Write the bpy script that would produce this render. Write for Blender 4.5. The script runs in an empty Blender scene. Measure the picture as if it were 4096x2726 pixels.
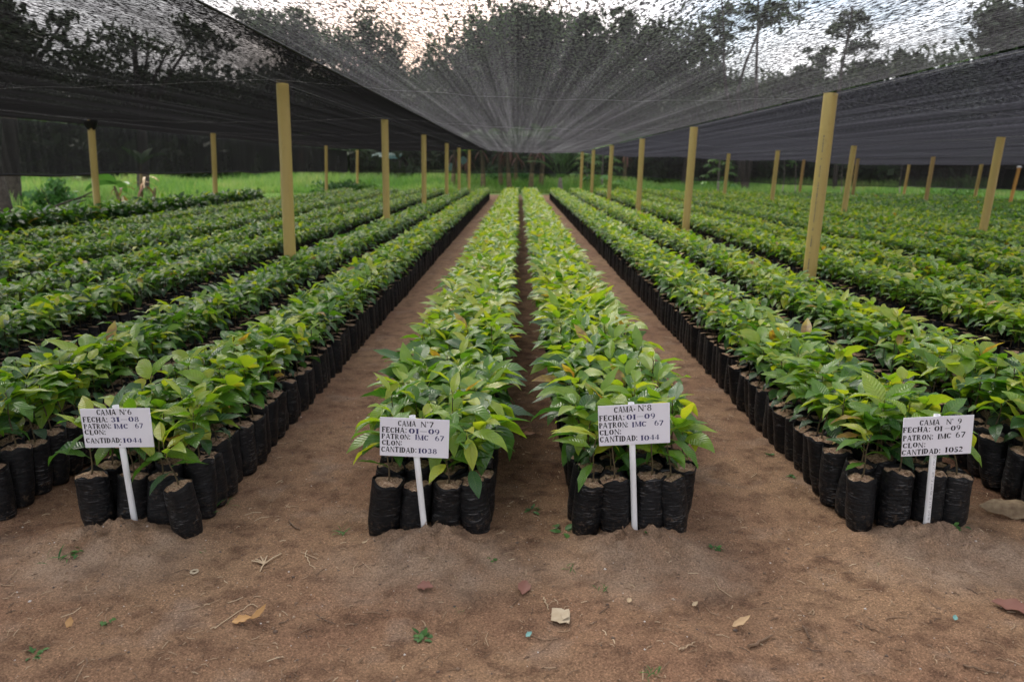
import bpy, math, random
import numpy as np
from math import radians, pi, sin, cos
rng = np.random.default_rng(7)
random.seed(7)
S = bpy.context.scene
COL = S.collection

# ------------------------------------------------------------------ camera
F = 3000.0 / 4096 * 36
PITCH, YAW, HC = math.atan(701 / 3000), math.atan(27 / 3000), 1.29
cd = bpy.data.cameras.new('camera')
cam = bpy.data.objects.new('camera', cd)
COL.objects.link(cam)
cd.sensor_width = 36
cd.lens = F
cd.clip_start = 0.05
cd.clip_end = 2000
cd.dof.use_dof = True
cd.dof.focus_distance = 2.85
cd.dof.aperture_fstop = 3.2
cam.location = (0, 0, HC)
cam.rotation_euler = (pi / 2 - PITCH, 0, YAW)
S.camera = cam

# ------------------------------------------------------------------ world, sun, exposure
W = bpy.data.worlds.new('World')
S.world = W
W.use_nodes = True
wn = W.node_tree
wn.nodes.clear()


def nd(nt, t, ins=None, **kw):
    n = nt.nodes.new(t)
    for k, v in kw.items():
        setattr(n, k, v)
    for k, v in (ins or {}).items():
        s = n.inputs[k]
        if isinstance(v, bpy.types.NodeSocket):
            nt.links.new(v, s)
        elif isinstance(v, bpy.types.Node):
            nt.links.new(v.outputs[0], s)
        else:
            if s.type == 'RGBA' and len(v) == 3:
                v = (*v, 1)
            s.default_value = v
    return n


def ramp(nt, fac, stops, interp='LINEAR'):
    r = nd(nt, 'ShaderNodeValToRGB', {'Fac': fac})
    e = r.color_ramp.elements
    r.color_ramp.interpolation = interp
    while len(e) < len(stops):
        e.new(0.5)
    for i, (p, c) in enumerate(stops):
        e[i].position = p
        if not isinstance(c, tuple):
            c = (c, c, c)
        e[i].color = (*c, 1)
    return r


def mth(nt, op, a, b=0.0, c=0.0, clamp=False):
    n = nd(nt, 'ShaderNodeMath', {0: a, 1: b, 2: c}, operation=op)
    n.use_clamp = clamp
    return n.outputs[0]


def mixc(nt, fac, a, b, mode='MIX'):
    n = nt.nodes.new('ShaderNodeMix')
    n.data_type = 'RGBA'
    n.blend_type = mode
    for i, v in ((0, fac), (6, a), (7, b)):
        s = n.inputs[i]
        if isinstance(v, bpy.types.NodeSocket):
            nt.links.new(v, s)
        elif isinstance(v, bpy.types.Node):
            nt.links.new(v.outputs[0], s)
        elif i == 0:
            s.default_value = v
        else:
            s.default_value = (*v, 1)
    return n.outputs[2]


SUN_EL, SUN_AZ = 42, -25            # azimuth: degrees from +Y towards +X
sky = nd(wn, 'ShaderNodeTexSky', sky_type='NISHITA', sun_disc=False, sun_elevation=radians(SUN_EL),
         sun_rotation=radians(SUN_AZ), altitude=100, dust_density=2.0)
wtc = nd(wn, 'ShaderNodeTexCoord')
wmap = nd(wn, 'ShaderNodeMapping', {'Vector': wtc.outputs['Generated'], 'Scale': (2.2, 2.2, 5.0)})
wno = nd(wn, 'ShaderNodeTexNoise', {'Vector': wmap, 'Scale': 1.4, 'Detail': 6.0, 'Roughness': 0.55})
wr = ramp(wn, wno.outputs['Fac'], [(0.36, 0.0), (0.58, 1.0)])
cl = mixc(wn, mth(wn, 'MULTIPLY', wr.outputs[0], 0.88), sky.outputs[0], (13.5, 13.2, 13.4))
gd = nd(wn, 'ShaderNodeVectorMath', {0: wtc.outputs['Generated'], 1: (-0.125, 0.984, 0.125)}, operation='DOT_PRODUCT').outputs['Value']
gl = mth(wn, 'POWER', mth(wn, 'MAXIMUM', gd, 0.0), 60.0)
cl = mixc(wn, mth(wn, 'MULTIPLY', gl, 0.75), cl, (17.0, 11.5, 8.6))
bg = nd(wn, 'ShaderNodeBackground', {'Color': cl, 'Strength': 0.10})
nd(wn, 'ShaderNodeOutputWorld', {'Surface': bg})

sd = bpy.data.lights.new('sun', 'SUN')
sun = bpy.data.objects.new('sun', sd)
COL.objects.link(sun)
sd.energy = 1.5
sd.angle = radians(24)
sd.color = (1.0, 0.93, 0.83)
sun.location = (0, 0, 30)
a, e = radians(SUN_AZ), radians(SUN_EL)
sun.rotation_euler = (pi / 2 - e, 0, pi - a)     # light comes from azimuth a at elevation e

S.view_settings.view_transform = 'Standard'
S.view_settings.look = 'None'
S.view_settings.gamma = 1
S.view_settings.exposure = 1.20
S.cycles.use_denoising = True
S.cycles.max_bounces = 8
S.cycles.diffuse_bounces = 4
S.cycles.transparent_max_bounces = 24
S.cycles.sample_clamp_indirect = 8


# ------------------------------------------------------------------ mesh helpers
class MB:
    """collects vertices and faces (numpy) for ONE mesh"""

    def __init__(s):
        s.v, s.f, s.uv, s.t, s.m, s.n = [], [], [], [], [], 0

    def add(s, V, Fc, tone=0.0, mat=0, uv=None):
        V = np.asarray(V, float).reshape(-1, 3)
        Fc = np.asarray(Fc, int)
        if len(Fc) == 0:
            return
        s.v.append(V)
        s.f.append(Fc + s.n)
        nf = len(Fc)
        s.t.append(np.broadcast_to(np.asarray(tone, float), (nf,)) if np.ndim(tone) < 1 or len(np.atleast_1d(tone)) == nf else np.repeat(tone, nf // len(tone)))
        s.m.append(np.full(nf, mat, int))
        s.uv.append(np.zeros((len(V), 2)) if uv is None else np.asarray(uv, float).reshape(-1, 2))
        s.n += len(V)

    def mesh(s, name, mats, smooth=True):
        me = bpy.data.meshes.new(name)
        V = np.concatenate(s.v)
        idx = np.concatenate([f.ravel() for f in s.f])
        tot = np.concatenate([np.full(len(f), f.shape[1]) for f in s.f])
        st = np.concatenate([[0], np.cumsum(tot)[:-1]])
        me.vertices.add(len(V))
        me.vertices.foreach_set('co', V.ravel().astype(np.float32))
        me.loops.add(len(idx))
        me.loops.foreach_set('vertex_index', idx.astype(np.int32))
        me.polygons.add(len(tot))
        me.polygons.foreach_set('loop_start', st.astype(np.int32))
        me.polygons.foreach_set('material_index', np.concatenate(s.m).astype(np.int32))
        if smooth:
            me.polygons.foreach_set('use_smooth', np.ones(len(tot), bool))
        uvl = me.uv_layers.new(name='UVMap')
        uv = np.concatenate(s.uv)[idx]
        uvl.data.foreach_set('uv', uv.ravel().astype(np.float32))
        at = me.attributes.new('tone', 'FLOAT', 'FACE')
        at.data.foreach_set('value', np.concatenate(s.t).astype(np.float32))
        for m in (mats if isinstance(mats, (list, tuple)) else [mats]):
            me.materials.append(m)
        me.update(calc_edges=True)
        me.validate()
        return me

    def obj(s, name, mats, parent=None, smooth=True, loc=None):
        o = bpy.data.objects.new(name, s.mesh(name, mats, smooth))
        COL.objects.link(o)
        if parent:
            o.parent = parent
        if loc is not None:
            o.location = loc
        return o


def tag(o, label=None, cat=None, group=None, kind=None):
    for k, v in (('label', label), ('category', cat), ('group', group), ('kind', kind)):
        if v:
            o[k] = v
    return o


def empty(name, loc, label=None, cat=None, group=None, rz=0):
    o = bpy.data.objects.new(name, None)
    COL.objects.link(o)
    o.location = loc
    o.rotation_euler = (0, 0, rz)
    o.empty_display_size = 0.1
    return tag(o, label, cat, group)


def copy_tree(o):
    c = o.copy()
    COL.objects.link(c)
    for ch in o.children:
        d = ch.copy()
        COL.objects.link(d)
        d.parent = c
        for g in ch.children:
            h = g.copy()
            COL.objects.link(h)
            h.parent = d
    return c


def grid_faces(nu, nv, wrap=False):
    """quads of a (nu x nv) vertex grid"""
    i, j = np.meshgrid(np.arange(nu - 1), np.arange(nv if wrap else nv - 1), indexing='ij')
    j2 = (j + 1) % nv
    return np.stack([i * nv + j, (i + 1) * nv + j, (i + 1) * nv + j2, i * nv + j2], -1).reshape(-1, 4)


def tube(mb, pts, rad, n=8, tone=0.0, mat=0, cap=True):
    P = np.asarray(pts, float)
    R = np.broadcast_to(np.asarray(rad, float), (len(P),))
    T = np.gradient(P, axis=0)
    T /= np.linalg.norm(T, axis=1, keepdims=True) + 1e-9
    up = np.array([0, 0, 1.0]) if abs(T[:, 2]).mean() < 0.9 else np.array([1.0, 0, 0])
    A = np.cross(T, up)
    A /= np.linalg.norm(A, axis=1, keepdims=True) + 1e-9
    B = np.cross(T, A)
    th = np.linspace(0, 2 * pi, n, endpoint=False)
    V = P[:, None] + R[:, None, None] * (np.cos(th)[None, :, None] * A[:, None] + np.sin(th)[None, :, None] * B[:, None])
    uv = np.stack(np.broadcast_arrays(np.linspace(0, 1, len(P))[:, None], (th / 2 / pi)[None, :]), -1)
    mb.add(V, grid_faces(len(P), n, True), tone, mat, uv)
    if cap:
        for k in (0, -1):
            mb.add(np.vstack([V[k], P[k:k + 1] if k == 0 else P[-1:]]), [[i, (i + 1) % n, n] for i in range(n)], tone, mat)


def box(mb, lo, hi, tone=0.0, mat=0):
    x0, y0, z0 = lo
    x1, y1, z1 = hi
    V = [(x0, y0, z0), (x1, y0, z0), (x1, y1, z0), (x0, y1, z0), (x0, y0, z1), (x1, y0, z1), (x1, y1, z1), (x0, y1, z1)]
    mb.add(V, [(0, 3, 2, 1), (4, 5, 6, 7), (0, 1, 5, 4), (1, 2, 6, 5), (2, 3, 7, 6), (3, 0, 4, 7)], tone, mat)


_NT = np.random.default_rng(3).random((256, 256))


def vnoise(x, y):
    x, y = np.asarray(x, float), np.asarray(y, float)
    xi, yi = np.floor(x).astype(int), np.floor(y).astype(int)
    fx, fy = x - xi, y - yi
    fx, fy = fx * fx * (3 - 2 * fx), fy * fy * (3 - 2 * fy)
    g = lambda i, j: _NT[i % 256, j % 256]
    return (g(xi, yi) * (1 - fx) + g(xi + 1, yi) * fx) * (1 - fy) + (g(xi, yi + 1) * (1 - fx) + g(xi + 1, yi + 1) * fx) * fy - 0.5


def fbm(x, y, o=4):
    return sum(vnoise(x * 2 ** k + 17 * k, y * 2 ** k + 31 * k) / 2 ** k for k in range(o))


def project(X, Y, Z):
    c, s = cos(YAW), sin(YAW)
    u0, v0, w0 = c * X + s * Y, -s * X + c * Y, Z - HC
    d = v0 * cos(PITCH) - w0 * sin(PITCH)
    u = v0 * sin(PITCH) + w0 * cos(PITCH)
    return 2048 + 3000 * u0 / d, 1363 - 3000 * u / d


# leaves: N leaves in one go ---------------------------------------------------
def leaves(P, az, e0, droop, L, Wd, roll, fold, nu=6, nv=4, wav=0.0, prof=(0.85, 0.75)):
    P = np.asarray(P, float)
    N = len(P)
    s = np.linspace(0, 1, nu + 1)
    e = e0[:, None] - droop[:, None] * s[None] ** 1.3
    em = 0.5 * (e[:, 1:] + e[:, :-1])
    ds = L[:, None] / nu
    r = np.concatenate([np.zeros((N, 1)), np.cumsum(np.cos(em) * ds, 1)], 1)
    z = np.concatenate([np.zeros((N, 1)), np.cumsum(np.sin(em) * ds, 1)], 1)
    ca, sa = np.cos(az)[:, None], np.sin(az)[:, None]
    C = P[:, None] + np.stack([r * ca, r * sa, z], -1)
    side = np.stack(np.broadcast_arrays(-sa, ca, 0.0 * sa), -1)
    nrm = np.stack([-np.sin(e) * ca, -np.sin(e) * sa, np.cos(e)], -1)
    cr, sr = np.cos(roll)[:, None, None], np.sin(roll)[:, None, None]
    sd2 = side * cr + nrm * sr
    nr2 = nrm * cr - side * sr
    w = (np.sin(pi * np.clip(s, 0, 1) ** prof[0]) ** prof[1]) * (1 - 0.35 * s ** 5) * np.where(s > 0.6, 1 - 0.55 * ((s - 0.6) / 0.4) ** 1.5 * (1 - s) * 3.2, 1)
    w[0] = 0.05
    w[-1] = 0.01
    w = 0.5 * Wd[:, None] * w[None]
    v = np.linspace(-1, 1, nv + 1)
    off = np.abs(v)[None, None] * w[:, :, None] * fold[:, None, None]
    if wav:
        ph = rng.random((N, 1, 1)) * 6.28
        off = off + wav * w[:, :, None] * np.abs(v)[None, None] ** 2 * np.sin(s[None, :, None] * 17 + ph + (v[None, None] > 0) * 1.7)
    V = C[:, :, None] + sd2[:, :, None] * (v[None, None, :, None] * w[:, :, None, None]) + nr2[:, :, None] * off[..., None]
    fb = grid_faces(nu + 1, nv + 1)
    M = (nu + 1) * (nv + 1)
    Fc = (fb[None] + (np.arange(N) * M)[:, None, None]).reshape(-1, 4)
    uv = np.stack(np.broadcast_arrays(s[:, None], (v * 0.5 + 0.5)[None]), -1)
    uv = np.broadcast_to(uv[None], (N, nu + 1, nv + 1, 2))
    return V.reshape(-1, 3), Fc, uv.reshape(-1, 2), len(fb)


# ------------------------------------------------------------------ materials
def mat(name):
    m = bpy.data.materials.new(name)
    m.use_nodes = True
    nt = m.node_tree
    nt.nodes.clear()
    out = nt.nodes.new('ShaderNodeOutputMaterial')
    return m, nt, out


def princ(nt, out, color, rough=0.6, spec=0.4, normal=None, **kw):
    ins = {'Base Color': color, 'Roughness': rough, 'Specular IOR Level': spec}
    ins.update(kw)
    if normal is not None:
        ins['Normal'] = normal
    b = nd(nt, 'ShaderNodeBsdfPrincipled', ins)
    if out:
        nt.links.new(b.outputs[0], out.inputs[0])
    return b


def bump(nt, h, strength=0.4, dist=0.01):
    return nd(nt, 'ShaderNodeBump', {'Height': h, 'Strength': strength, 'Distance': dist}).outputs[0]


def noise(nt, vec, scale, detail=3.0, rough=0.55):
    ins = {'Scale': scale, 'Detail': detail, 'Roughness': rough}
    if vec is not None:
        ins['Vector'] = vec
    return nd(nt, 'ShaderNodeTexNoise', ins).outputs['Fac']


def simple(name, c1, c2=None, scale=30, rough=0.6, spec=0.3, bmp=0.0, dist=0.005):
    m, nt, out = mat(name)
    tc = nd(nt, 'ShaderNodeTexCoord').outputs['Object']
    n = noise(nt, tc, scale, 4.0)
    col = ramp(nt, n, [(0.3, c1), (0.7, c2 or c1)]).outputs[0]
    princ(nt, out, col, rough, spec, bump(nt, n, bmp, dist) if bmp else None)
    return m


MOUNDS = [(-1.42, 2.40, 0.25, 0.062), (-0.30, 2.37, 0.24, 0.060), (0.41, 2.39, 0.22, 0.062), (1.47, 2.42, 0.24, 0.060)]


def make_sand():
    m, nt, out = mat('sandy_soil')
    tc = nd(nt, 'ShaderNodeTexCoord').outputs['Object']
    big = noise(nt, tc, 1.1, 5.0, 0.6)
    mid = noise(nt, tc, 9.0, 5.0, 0.65)
    fine = noise(nt, tc, 160.0, 3.0, 0.7)
    grain = nd(nt, 'ShaderNodeTexVoronoi', {'Vector': tc, 'Scale': 330.0}).outputs['Color']
    gr = nd(nt, 'ShaderNodeSeparateColor', {'Color': grain}).outputs[0]
    c = mixc(nt, ramp(nt, big, [(0.38, 0.0), (0.62, 1.0)]).outputs[0], (0.238, 0.135, 0.083), (0.310, 0.195, 0.115))
    c = mixc(nt, ramp(nt, mid, [(0.47, 0.0), (0.66, 0.85)]).outputs[0], c, (0.120, 0.066, 0.041))
    c = mixc(nt, ramp(nt, noise(nt, tc, 4.3, 4.0), [(0.56, 0.0), (0.72, 0.65)]).outputs[0], c, (0.31, 0.222, 0.165))
    c = mixc(nt, 1.0, c, ramp(nt, fine, [(0.28, 0.50), (0.5, 1.0), (0.72, 1.55)]).outputs[0], 'MULTIPLY')
    c = mixc(nt, 1.0, c, ramp(nt, gr, [(0.0, 0.72), (0.7, 1.0), (0.97, 1.25), (1.0, 1.7)]).outputs[0], 'MULTIPLY')
    # darker soil colour in the gaps between the beds
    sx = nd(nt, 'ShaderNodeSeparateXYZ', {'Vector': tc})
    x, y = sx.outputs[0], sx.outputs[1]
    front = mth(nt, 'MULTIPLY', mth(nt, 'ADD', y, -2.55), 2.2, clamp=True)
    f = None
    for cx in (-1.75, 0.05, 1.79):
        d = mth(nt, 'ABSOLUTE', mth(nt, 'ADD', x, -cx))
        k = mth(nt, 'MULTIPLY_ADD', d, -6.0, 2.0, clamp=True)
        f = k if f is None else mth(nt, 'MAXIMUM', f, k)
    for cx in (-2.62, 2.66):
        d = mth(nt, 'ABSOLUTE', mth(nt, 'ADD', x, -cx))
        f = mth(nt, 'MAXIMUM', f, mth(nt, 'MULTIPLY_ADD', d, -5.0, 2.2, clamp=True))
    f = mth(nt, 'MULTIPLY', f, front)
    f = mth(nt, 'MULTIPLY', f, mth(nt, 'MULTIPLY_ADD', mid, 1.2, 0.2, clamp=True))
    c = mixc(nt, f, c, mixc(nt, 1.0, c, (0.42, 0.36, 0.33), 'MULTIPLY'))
    mm = None
    for cx_, cy_, r_, h_ in MOUNDS:
        dv = nd(nt, 'ShaderNodeVectorMath', {0: nd(nt, 'ShaderNodeVectorMath', {0: tc, 1: (cx_, cy_ - 0.12, 0)}, operation='SUBTRACT').outputs[0], 1: (1, 1.5, 0)}, operation='MULTIPLY').outputs[0]
        k = mth(nt, 'MULTIPLY_ADD', nd(nt, 'ShaderNodeVectorMath', {0: dv}, operation='LENGTH').outputs['Value'], -4.5, 1.9, clamp=True)
        mm = k if mm is None else mth(nt, 'MAXIMUM', mm, k)
    mm = mth(nt, 'MULTIPLY', mm, mth(nt, 'MULTIPLY_ADD', noise(nt, tc, 7.0, 4.0), 2.2, -0.55, clamp=True))
    c = mixc(nt, mth(nt, 'MULTIPLY', mm, 0.9), c, mixc(nt, 1.0, (0.36, 0.26, 0.185), ramp(nt, fine, [(0.28, 0.5), (0.5, 1.0), (0.72, 1.5)]).outputs[0], 'MULTIPLY'))
    # grass soil outside the nursery
    gx = mth(nt, 'MULTIPLY', mth(nt, 'ADD', x, 8.3), -2.0)
    gy = mth(nt, 'MULTIPLY', mth(nt, 'ADD', y, -34.0), 0.8)
    gm = mth(nt, 'MAXIMUM', gx, gy)
    gm = mth(nt, 'ADD', gm, mth(nt, 'MULTIPLY_ADD', mid, 2.4, -1.2), clamp=True)
    gcol = ramp(nt, mid, [(0.3, (0.07, 0.13, 0.03)), (0.55, (0.12, 0.20, 0.045)), (0.75, (0.20, 0.19, 0.08))]).outputs[0]
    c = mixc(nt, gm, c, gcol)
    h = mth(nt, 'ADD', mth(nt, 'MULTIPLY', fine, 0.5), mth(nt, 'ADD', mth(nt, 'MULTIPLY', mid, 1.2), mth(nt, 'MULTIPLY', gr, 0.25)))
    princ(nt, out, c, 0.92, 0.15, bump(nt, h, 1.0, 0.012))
    return m


def make_leaf():
    m, nt, out = mat('seedling_leaf')
    t = nd(nt, 'ShaderNodeAttribute', attribute_name='tone').outputs['Fac']
    uv = nd(nt, 'ShaderNodeUVMap').outputs[0]
    su = nd(nt, 'ShaderNodeSeparateXYZ', {'Vector': uv})
    u, v = su.outputs[0], su.outputs[1]
    av = mth(nt, 'ABSOLUTE', mth(nt, 'MULTIPLY_ADD', v, 2.0, -1.0))
    vein = mth(nt, 'SINE', mth(nt, 'MULTIPLY', mth(nt, 'MULTIPLY_ADD', av, -0.16, u), 75.0))
    mid = mth(nt, 'MULTIPLY_ADD', av, -16.0, 1.0, clamp=True)
    tc = nd(nt, 'ShaderNodeTexCoord').outputs['Object']
    n = noise(nt, tc, 22.0, 3.0)
    tt = mth(nt, 'ADD', t, mth(nt, 'MULTIPLY_ADD', n, 0.24, -0.12))
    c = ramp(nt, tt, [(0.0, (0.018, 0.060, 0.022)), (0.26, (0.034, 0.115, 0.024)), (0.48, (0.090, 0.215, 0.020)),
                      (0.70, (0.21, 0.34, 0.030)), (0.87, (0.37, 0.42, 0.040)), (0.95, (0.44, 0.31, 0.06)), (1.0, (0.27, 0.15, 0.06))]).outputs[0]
    vl = mth(nt, 'MAXIMUM', mth(nt, 'MULTIPLY', ramp(nt, vein, [(0.86, 0.0), (1.0, 0.18)]).outputs[0], 1.0), mth(nt, 'MULTIPLY', mid, 0.28))
    c = mixc(nt, vl, c, mixc(nt, 0.55, c, (0.36, 0.42, 0.10)))
    sp = ramp(nt, noise(nt, tc, 260.0, 1.0), [(0.70, 0.0), (0.76, 0.5)]).outputs[0]
    sp = mth(nt, 'MULTIPLY', sp, ramp(nt, noise(nt, tc, 9.0, 2.0), [(0.45, 0.0), (0.62, 1.0)]).outputs[0])
    c = mixc(nt, sp, c, (0.5, 0.54, 0.5))
    nb = bump(nt, mth(nt, 'ADD', mth(nt, 'MULTIPLY', vein, -0.5), mth(nt, 'MULTIPLY', mid, -0.6)), 0.55, 0.0025)
    p = princ(nt, None, c, 0.29, 0.65, nb)
    tr = nd(nt, 'ShaderNodeBsdfTranslucent', {'Color': mixc(nt, 1.0, c, (1.7, 1.7, 0.5), 'MULTIPLY')})
    mx = nd(nt, 'ShaderNodeMixShader', {0: 0.40, 1: p, 2: tr})
    nt.links.new(mx.outputs[0], out.inputs[0])
    return m


def make_treeleaf(name, stops, transl=0.25):
    m, nt, out = mat(name)
    t = nd(nt, 'ShaderNodeAttribute', attribute_name='tone').outputs['Fac']
    c = ramp(nt, t, stops).outputs[0]
    p = princ(nt, None, c, 0.55, 0.3)
    tr = nd(nt, 'ShaderNodeBsdfTranslucent', {'Color': mixc(nt, 1.0, c, (1.3, 1.4, 0.7), 'MULTIPLY')})
    mx = nd(nt, 'ShaderNodeMixShader', {0: transl, 1: p, 2: tr})
    nt.links.new(mx.outputs[0], out.inputs[0])
    return m


def make_bag():
    m, nt, out = mat('black_polythene')
    tc = nd(nt, 'ShaderNodeTexCoord').outputs['Object']
    oi = nd(nt, 'ShaderNodeObjectInfo').outputs['Random']
    off = nd(nt, 'ShaderNodeVectorMath', {0: tc, 1: nd(nt, 'ShaderNodeCombineXYZ', {0: mth(nt, 'MULTIPLY', oi, 9.0), 1: oi}).outputs[0]}, operation='ADD').outputs[0]
    mp = nd(nt, 'ShaderNodeMapping', {'Vector': off, 'Scale': (16, 16, 150), 'Rotation': (0.12, 0.08, 0)})
    wr = noise(nt, mp, 1.0, 4.0, 0.6)
    mp2 = nd(nt, 'ShaderNodeMapping', {'Vector': off, 'Scale': (28, 28, 330), 'Rotation': (-0.15, 0.1, 0)})
    sc = ramp(nt, noise(nt, mp2, 1.0, 2.0), [(0.60, 0.0), (0.67, 1.0)]).outputs[0]
    pt = ramp(nt, noise(nt, off, 11.0, 3.0), [(0.47, 0.0), (0.66, 1.0)]).outputs[0]
    dust = ramp(nt, noise(nt, off, 60.0, 5.0, 0.75), [(0.54, 0.0), (0.72, 1.0)]).outputs[0]
    z = nd(nt, 'ShaderNodeSeparateXYZ', {'Vector': tc}).outputs[2]
    low = mth(nt, 'MULTIPLY_ADD', z, -10.0, 1.05, clamp=True)
    dirt = mth(nt, 'MULTIPLY', dust, mth(nt, 'MULTIPLY_ADD', low, 1.0, mth(nt, 'MULTIPLY', pt, 0.35)), clamp=True)
    c = mixc(nt, mth(nt, 'MULTIPLY', sc, mth(nt, 'MULTIPLY_ADD', pt, 0.75, 0.12)), (0.0065, 0.0066, 0.0075), (0.17, 0.17, 0.175))
    c = mixc(nt, dirt, c, (0.17, 0.115, 0.075))
    h = mth(nt, 'ADD', wr, mth(nt, 'MULTIPLY', noise(nt, off, 35.0, 3.0), 0.8))
    princ(nt, out, c, ramp(nt, wr, [(0.3, 0.38), (0.7, 0.58)]).outputs[0], 0.20, bump(nt, h, 0.7, 0.006))
    return m


def make_potsoil():
    m, nt, out = mat('rice_husk_soil')
    tc = nd(nt, 'ShaderNodeTexCoord').outputs['Object']
    mp = nd(nt, 'ShaderNodeMapping', {'Vector': tc, 'Scale': (160, 330, 200), 'Rotation': (0, 0, 0.7)})
    v = nd(nt, 'ShaderNodeTexVoronoi', {'Vector': mp, 'Scale': 1.0})
    r = nd(nt, 'ShaderNodeSeparateColor', {'Color': v.outputs['Color']}).outputs[0]
    n = noise(nt, tc, 28.0, 4.0)
    c = ramp(nt, r, [(0.0, (0.16, 0.095, 0.06)), (0.4, (0.32, 0.20, 0.125)), (0.8, (0.45, 0.31, 0.21)), (1.0, (0.58, 0.44, 0.33))]).outputs[0]
    c = mixc(nt, ramp(nt, n, [(0.52, 0.0), (0.74, 0.8)]).outputs[0], c, (0.07, 0.042, 0.026))
    princ(nt, out, c, 0.9, 0.2, bump(nt, r, 0.9, 0.004))
    return m


def make_pvc(name, c1, c2, dirt, rough=0.38):
    m, nt, out = mat(name)
    tc = nd(nt, 'ShaderNodeTexCoord').outputs['Object']
    mp = nd(nt, 'ShaderNodeMapping', {'Vector': tc, 'Scale': (9, 9, 1.2)})
    n = noise(nt, mp, 1.0, 4.0)
    c = ramp(nt, n, [(0.3, c1), (0.7, c2)]).outputs[0]
    d = ramp(nt, noise(nt, tc, 26.0, 5.0, 0.7), [(0.60, 0.0), (0.80, 0.7)]).outputs[0]
    c = mixc(nt, d, c, dirt)
    princ(nt, out, c, rough, 0.4, bump(nt, noise(nt, tc, 90.0), 0.05, 0.002))
    return m


def make_net(name, T0, kx=95.0, ky=26.0, glow=0.13, power=0.55, amp=1.0, tint=(1.0, 0.97, 1.0)):
    """knitted shade cloth: tapes that cover part of the surface; more of it is covered the flatter one looks along it"""
    m, nt, out = mat(name)
    uv = nd(nt, 'ShaderNodeUVMap').outputs[0]
    g = nd(nt, 'ShaderNodeNewGeometry')
    dt = nd(nt, 'ShaderNodeVectorMath', {0: g.outputs['Incoming'], 1: g.outputs['Normal']}, operation='DOT_PRODUCT').outputs['Value']
    cs = mth(nt, 'MAXIMUM', mth(nt, 'ABSOLUTE', dt), 0.012)
    ex = mth(nt, 'POWER', mth(nt, 'DIVIDE', 1.0, cs), power)
    T = mth(nt, 'POWER', T0, ex)
    mp = nd(nt, 'ShaderNodeMapping', {'Vector': uv, 'Scale': (kx, ky, 1)})
    n = ramp(nt, noise(nt, mp, 1.0, 3.0, 0.75), [(0.43, 0.0), (0.57, 1.0)]).outputs[0]
    mp2 = nd(nt, 'ShaderNodeMapping', {'Vector': uv, 'Scale': (7.0, 0.06, 1)})
    st = noise(nt, mp2, 1.0, 5.0, 0.7)
    mp4 = nd(nt, 'ShaderNodeMapping', {'Vector': uv, 'Scale': (34.0, 0.10, 1)})
    st2 = noise(nt, mp4, 1.0, 3.0, 0.7)
    mp3 = nd(nt, 'ShaderNodeMapping', {'Vector': uv, 'Scale': (3.0, 0.9, 1)})
    cl2 = noise(nt, mp3, 1.0, 4.0, 0.6)
    k = mth(nt, 'MULTIPLY_ADD', n, 1.30 * amp, 1.0 - 0.62 * amp)
    k = mth(nt, 'MULTIPLY', k, ramp(nt, st, [(0.30, 0.62), (0.5, 1.0), (0.72, 1.45)]).outputs[0])
    k = mth(nt, 'MULTIPLY', k, ramp(nt, st2, [(0.30, 0.55), (0.5, 1.0), (0.70, 1.5)]).outputs[0])
    k = mth(nt, 'MULTIPLY', k, ramp(nt, cl2, [(0.3, 0.85), (0.7, 1.15)]).outputs[0])
    T = mth(nt, 'MULTIPLY', T, k, clamp=True)
    lum = ramp(nt, st, [(0.3, 0.5), (0.5, 1.0), (0.68, 2.1)]).outputs[0]
    lum = mth(nt, 'MULTIPLY', lum, ramp(nt, st2, [(0.3, 0.55), (0.5, 1.0), (0.70, 1.9)]).outputs[0])
    lum = mth(nt, 'MULTIPLY', lum, mth(nt, 'MULTIPLY_ADD', n, 1.5, 0.25))
    gc = mixc(nt, 1.0, (glow * tint[0], glow * tint[1], glow * tint[2]), lum, 'MULTIPLY')
    df = nd(nt, 'ShaderNodeBsdfDiffuse', {'Color': (0.012, 0.012, 0.0125)})
    tl = nd(nt, 'ShaderNodeBsdfTranslucent', {'Color': gc})
    th = nd(nt, 'ShaderNodeAddShader', {0: df, 1: tl})
    tp = nd(nt, 'ShaderNodeBsdfTransparent')
    mx = nd(nt, 'ShaderNodeMixShader', {0: T, 1: th, 2: tp})
    nt.links.new(mx.outputs[0], out.inputs[0])
    return m


def make_tan():
    m, nt, out = mat('tan_dead_leaf')
    su = nd(nt, 'ShaderNodeSeparateXYZ', {'Vector': nd(nt, 'ShaderNodeUVMap').outputs[0]})
    av = mth(nt, 'ABSOLUTE', mth(nt, 'MULTIPLY_ADD', su.outputs[1], 2.0, -1.0))
    vein = mth(nt, 'SINE', mth(nt, 'MULTIPLY', mth(nt, 'MULTIPLY_ADD', av, -0.2, su.outputs[0]), 60.0))
    vl = mth(nt, 'MAXIMUM', ramp(nt, vein, [(0.9, 0.0), (1.0, 0.8)]).outputs[0], mth(nt, 'MULTIPLY_ADD', av, -14.0, 1.0, clamp=True))
    n = noise(nt, nd(nt, 'ShaderNodeTexCoord').outputs['Object'], 35.0, 4.0)
    c = ramp(nt, n, [(0.3, (0.12, 0.08, 0.05)), (0.7, (0.27, 0.205, 0.13))]).outputs[0]
    c = mixc(nt, mth(nt, 'MULTIPLY', vl, 0.6), c, (0.06, 0.038, 0.025))
    princ(nt, out, c, 0.8, 0.2, bump(nt, mth(nt, 'ADD', n, vl), 0.6, 0.004))
    return m


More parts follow.
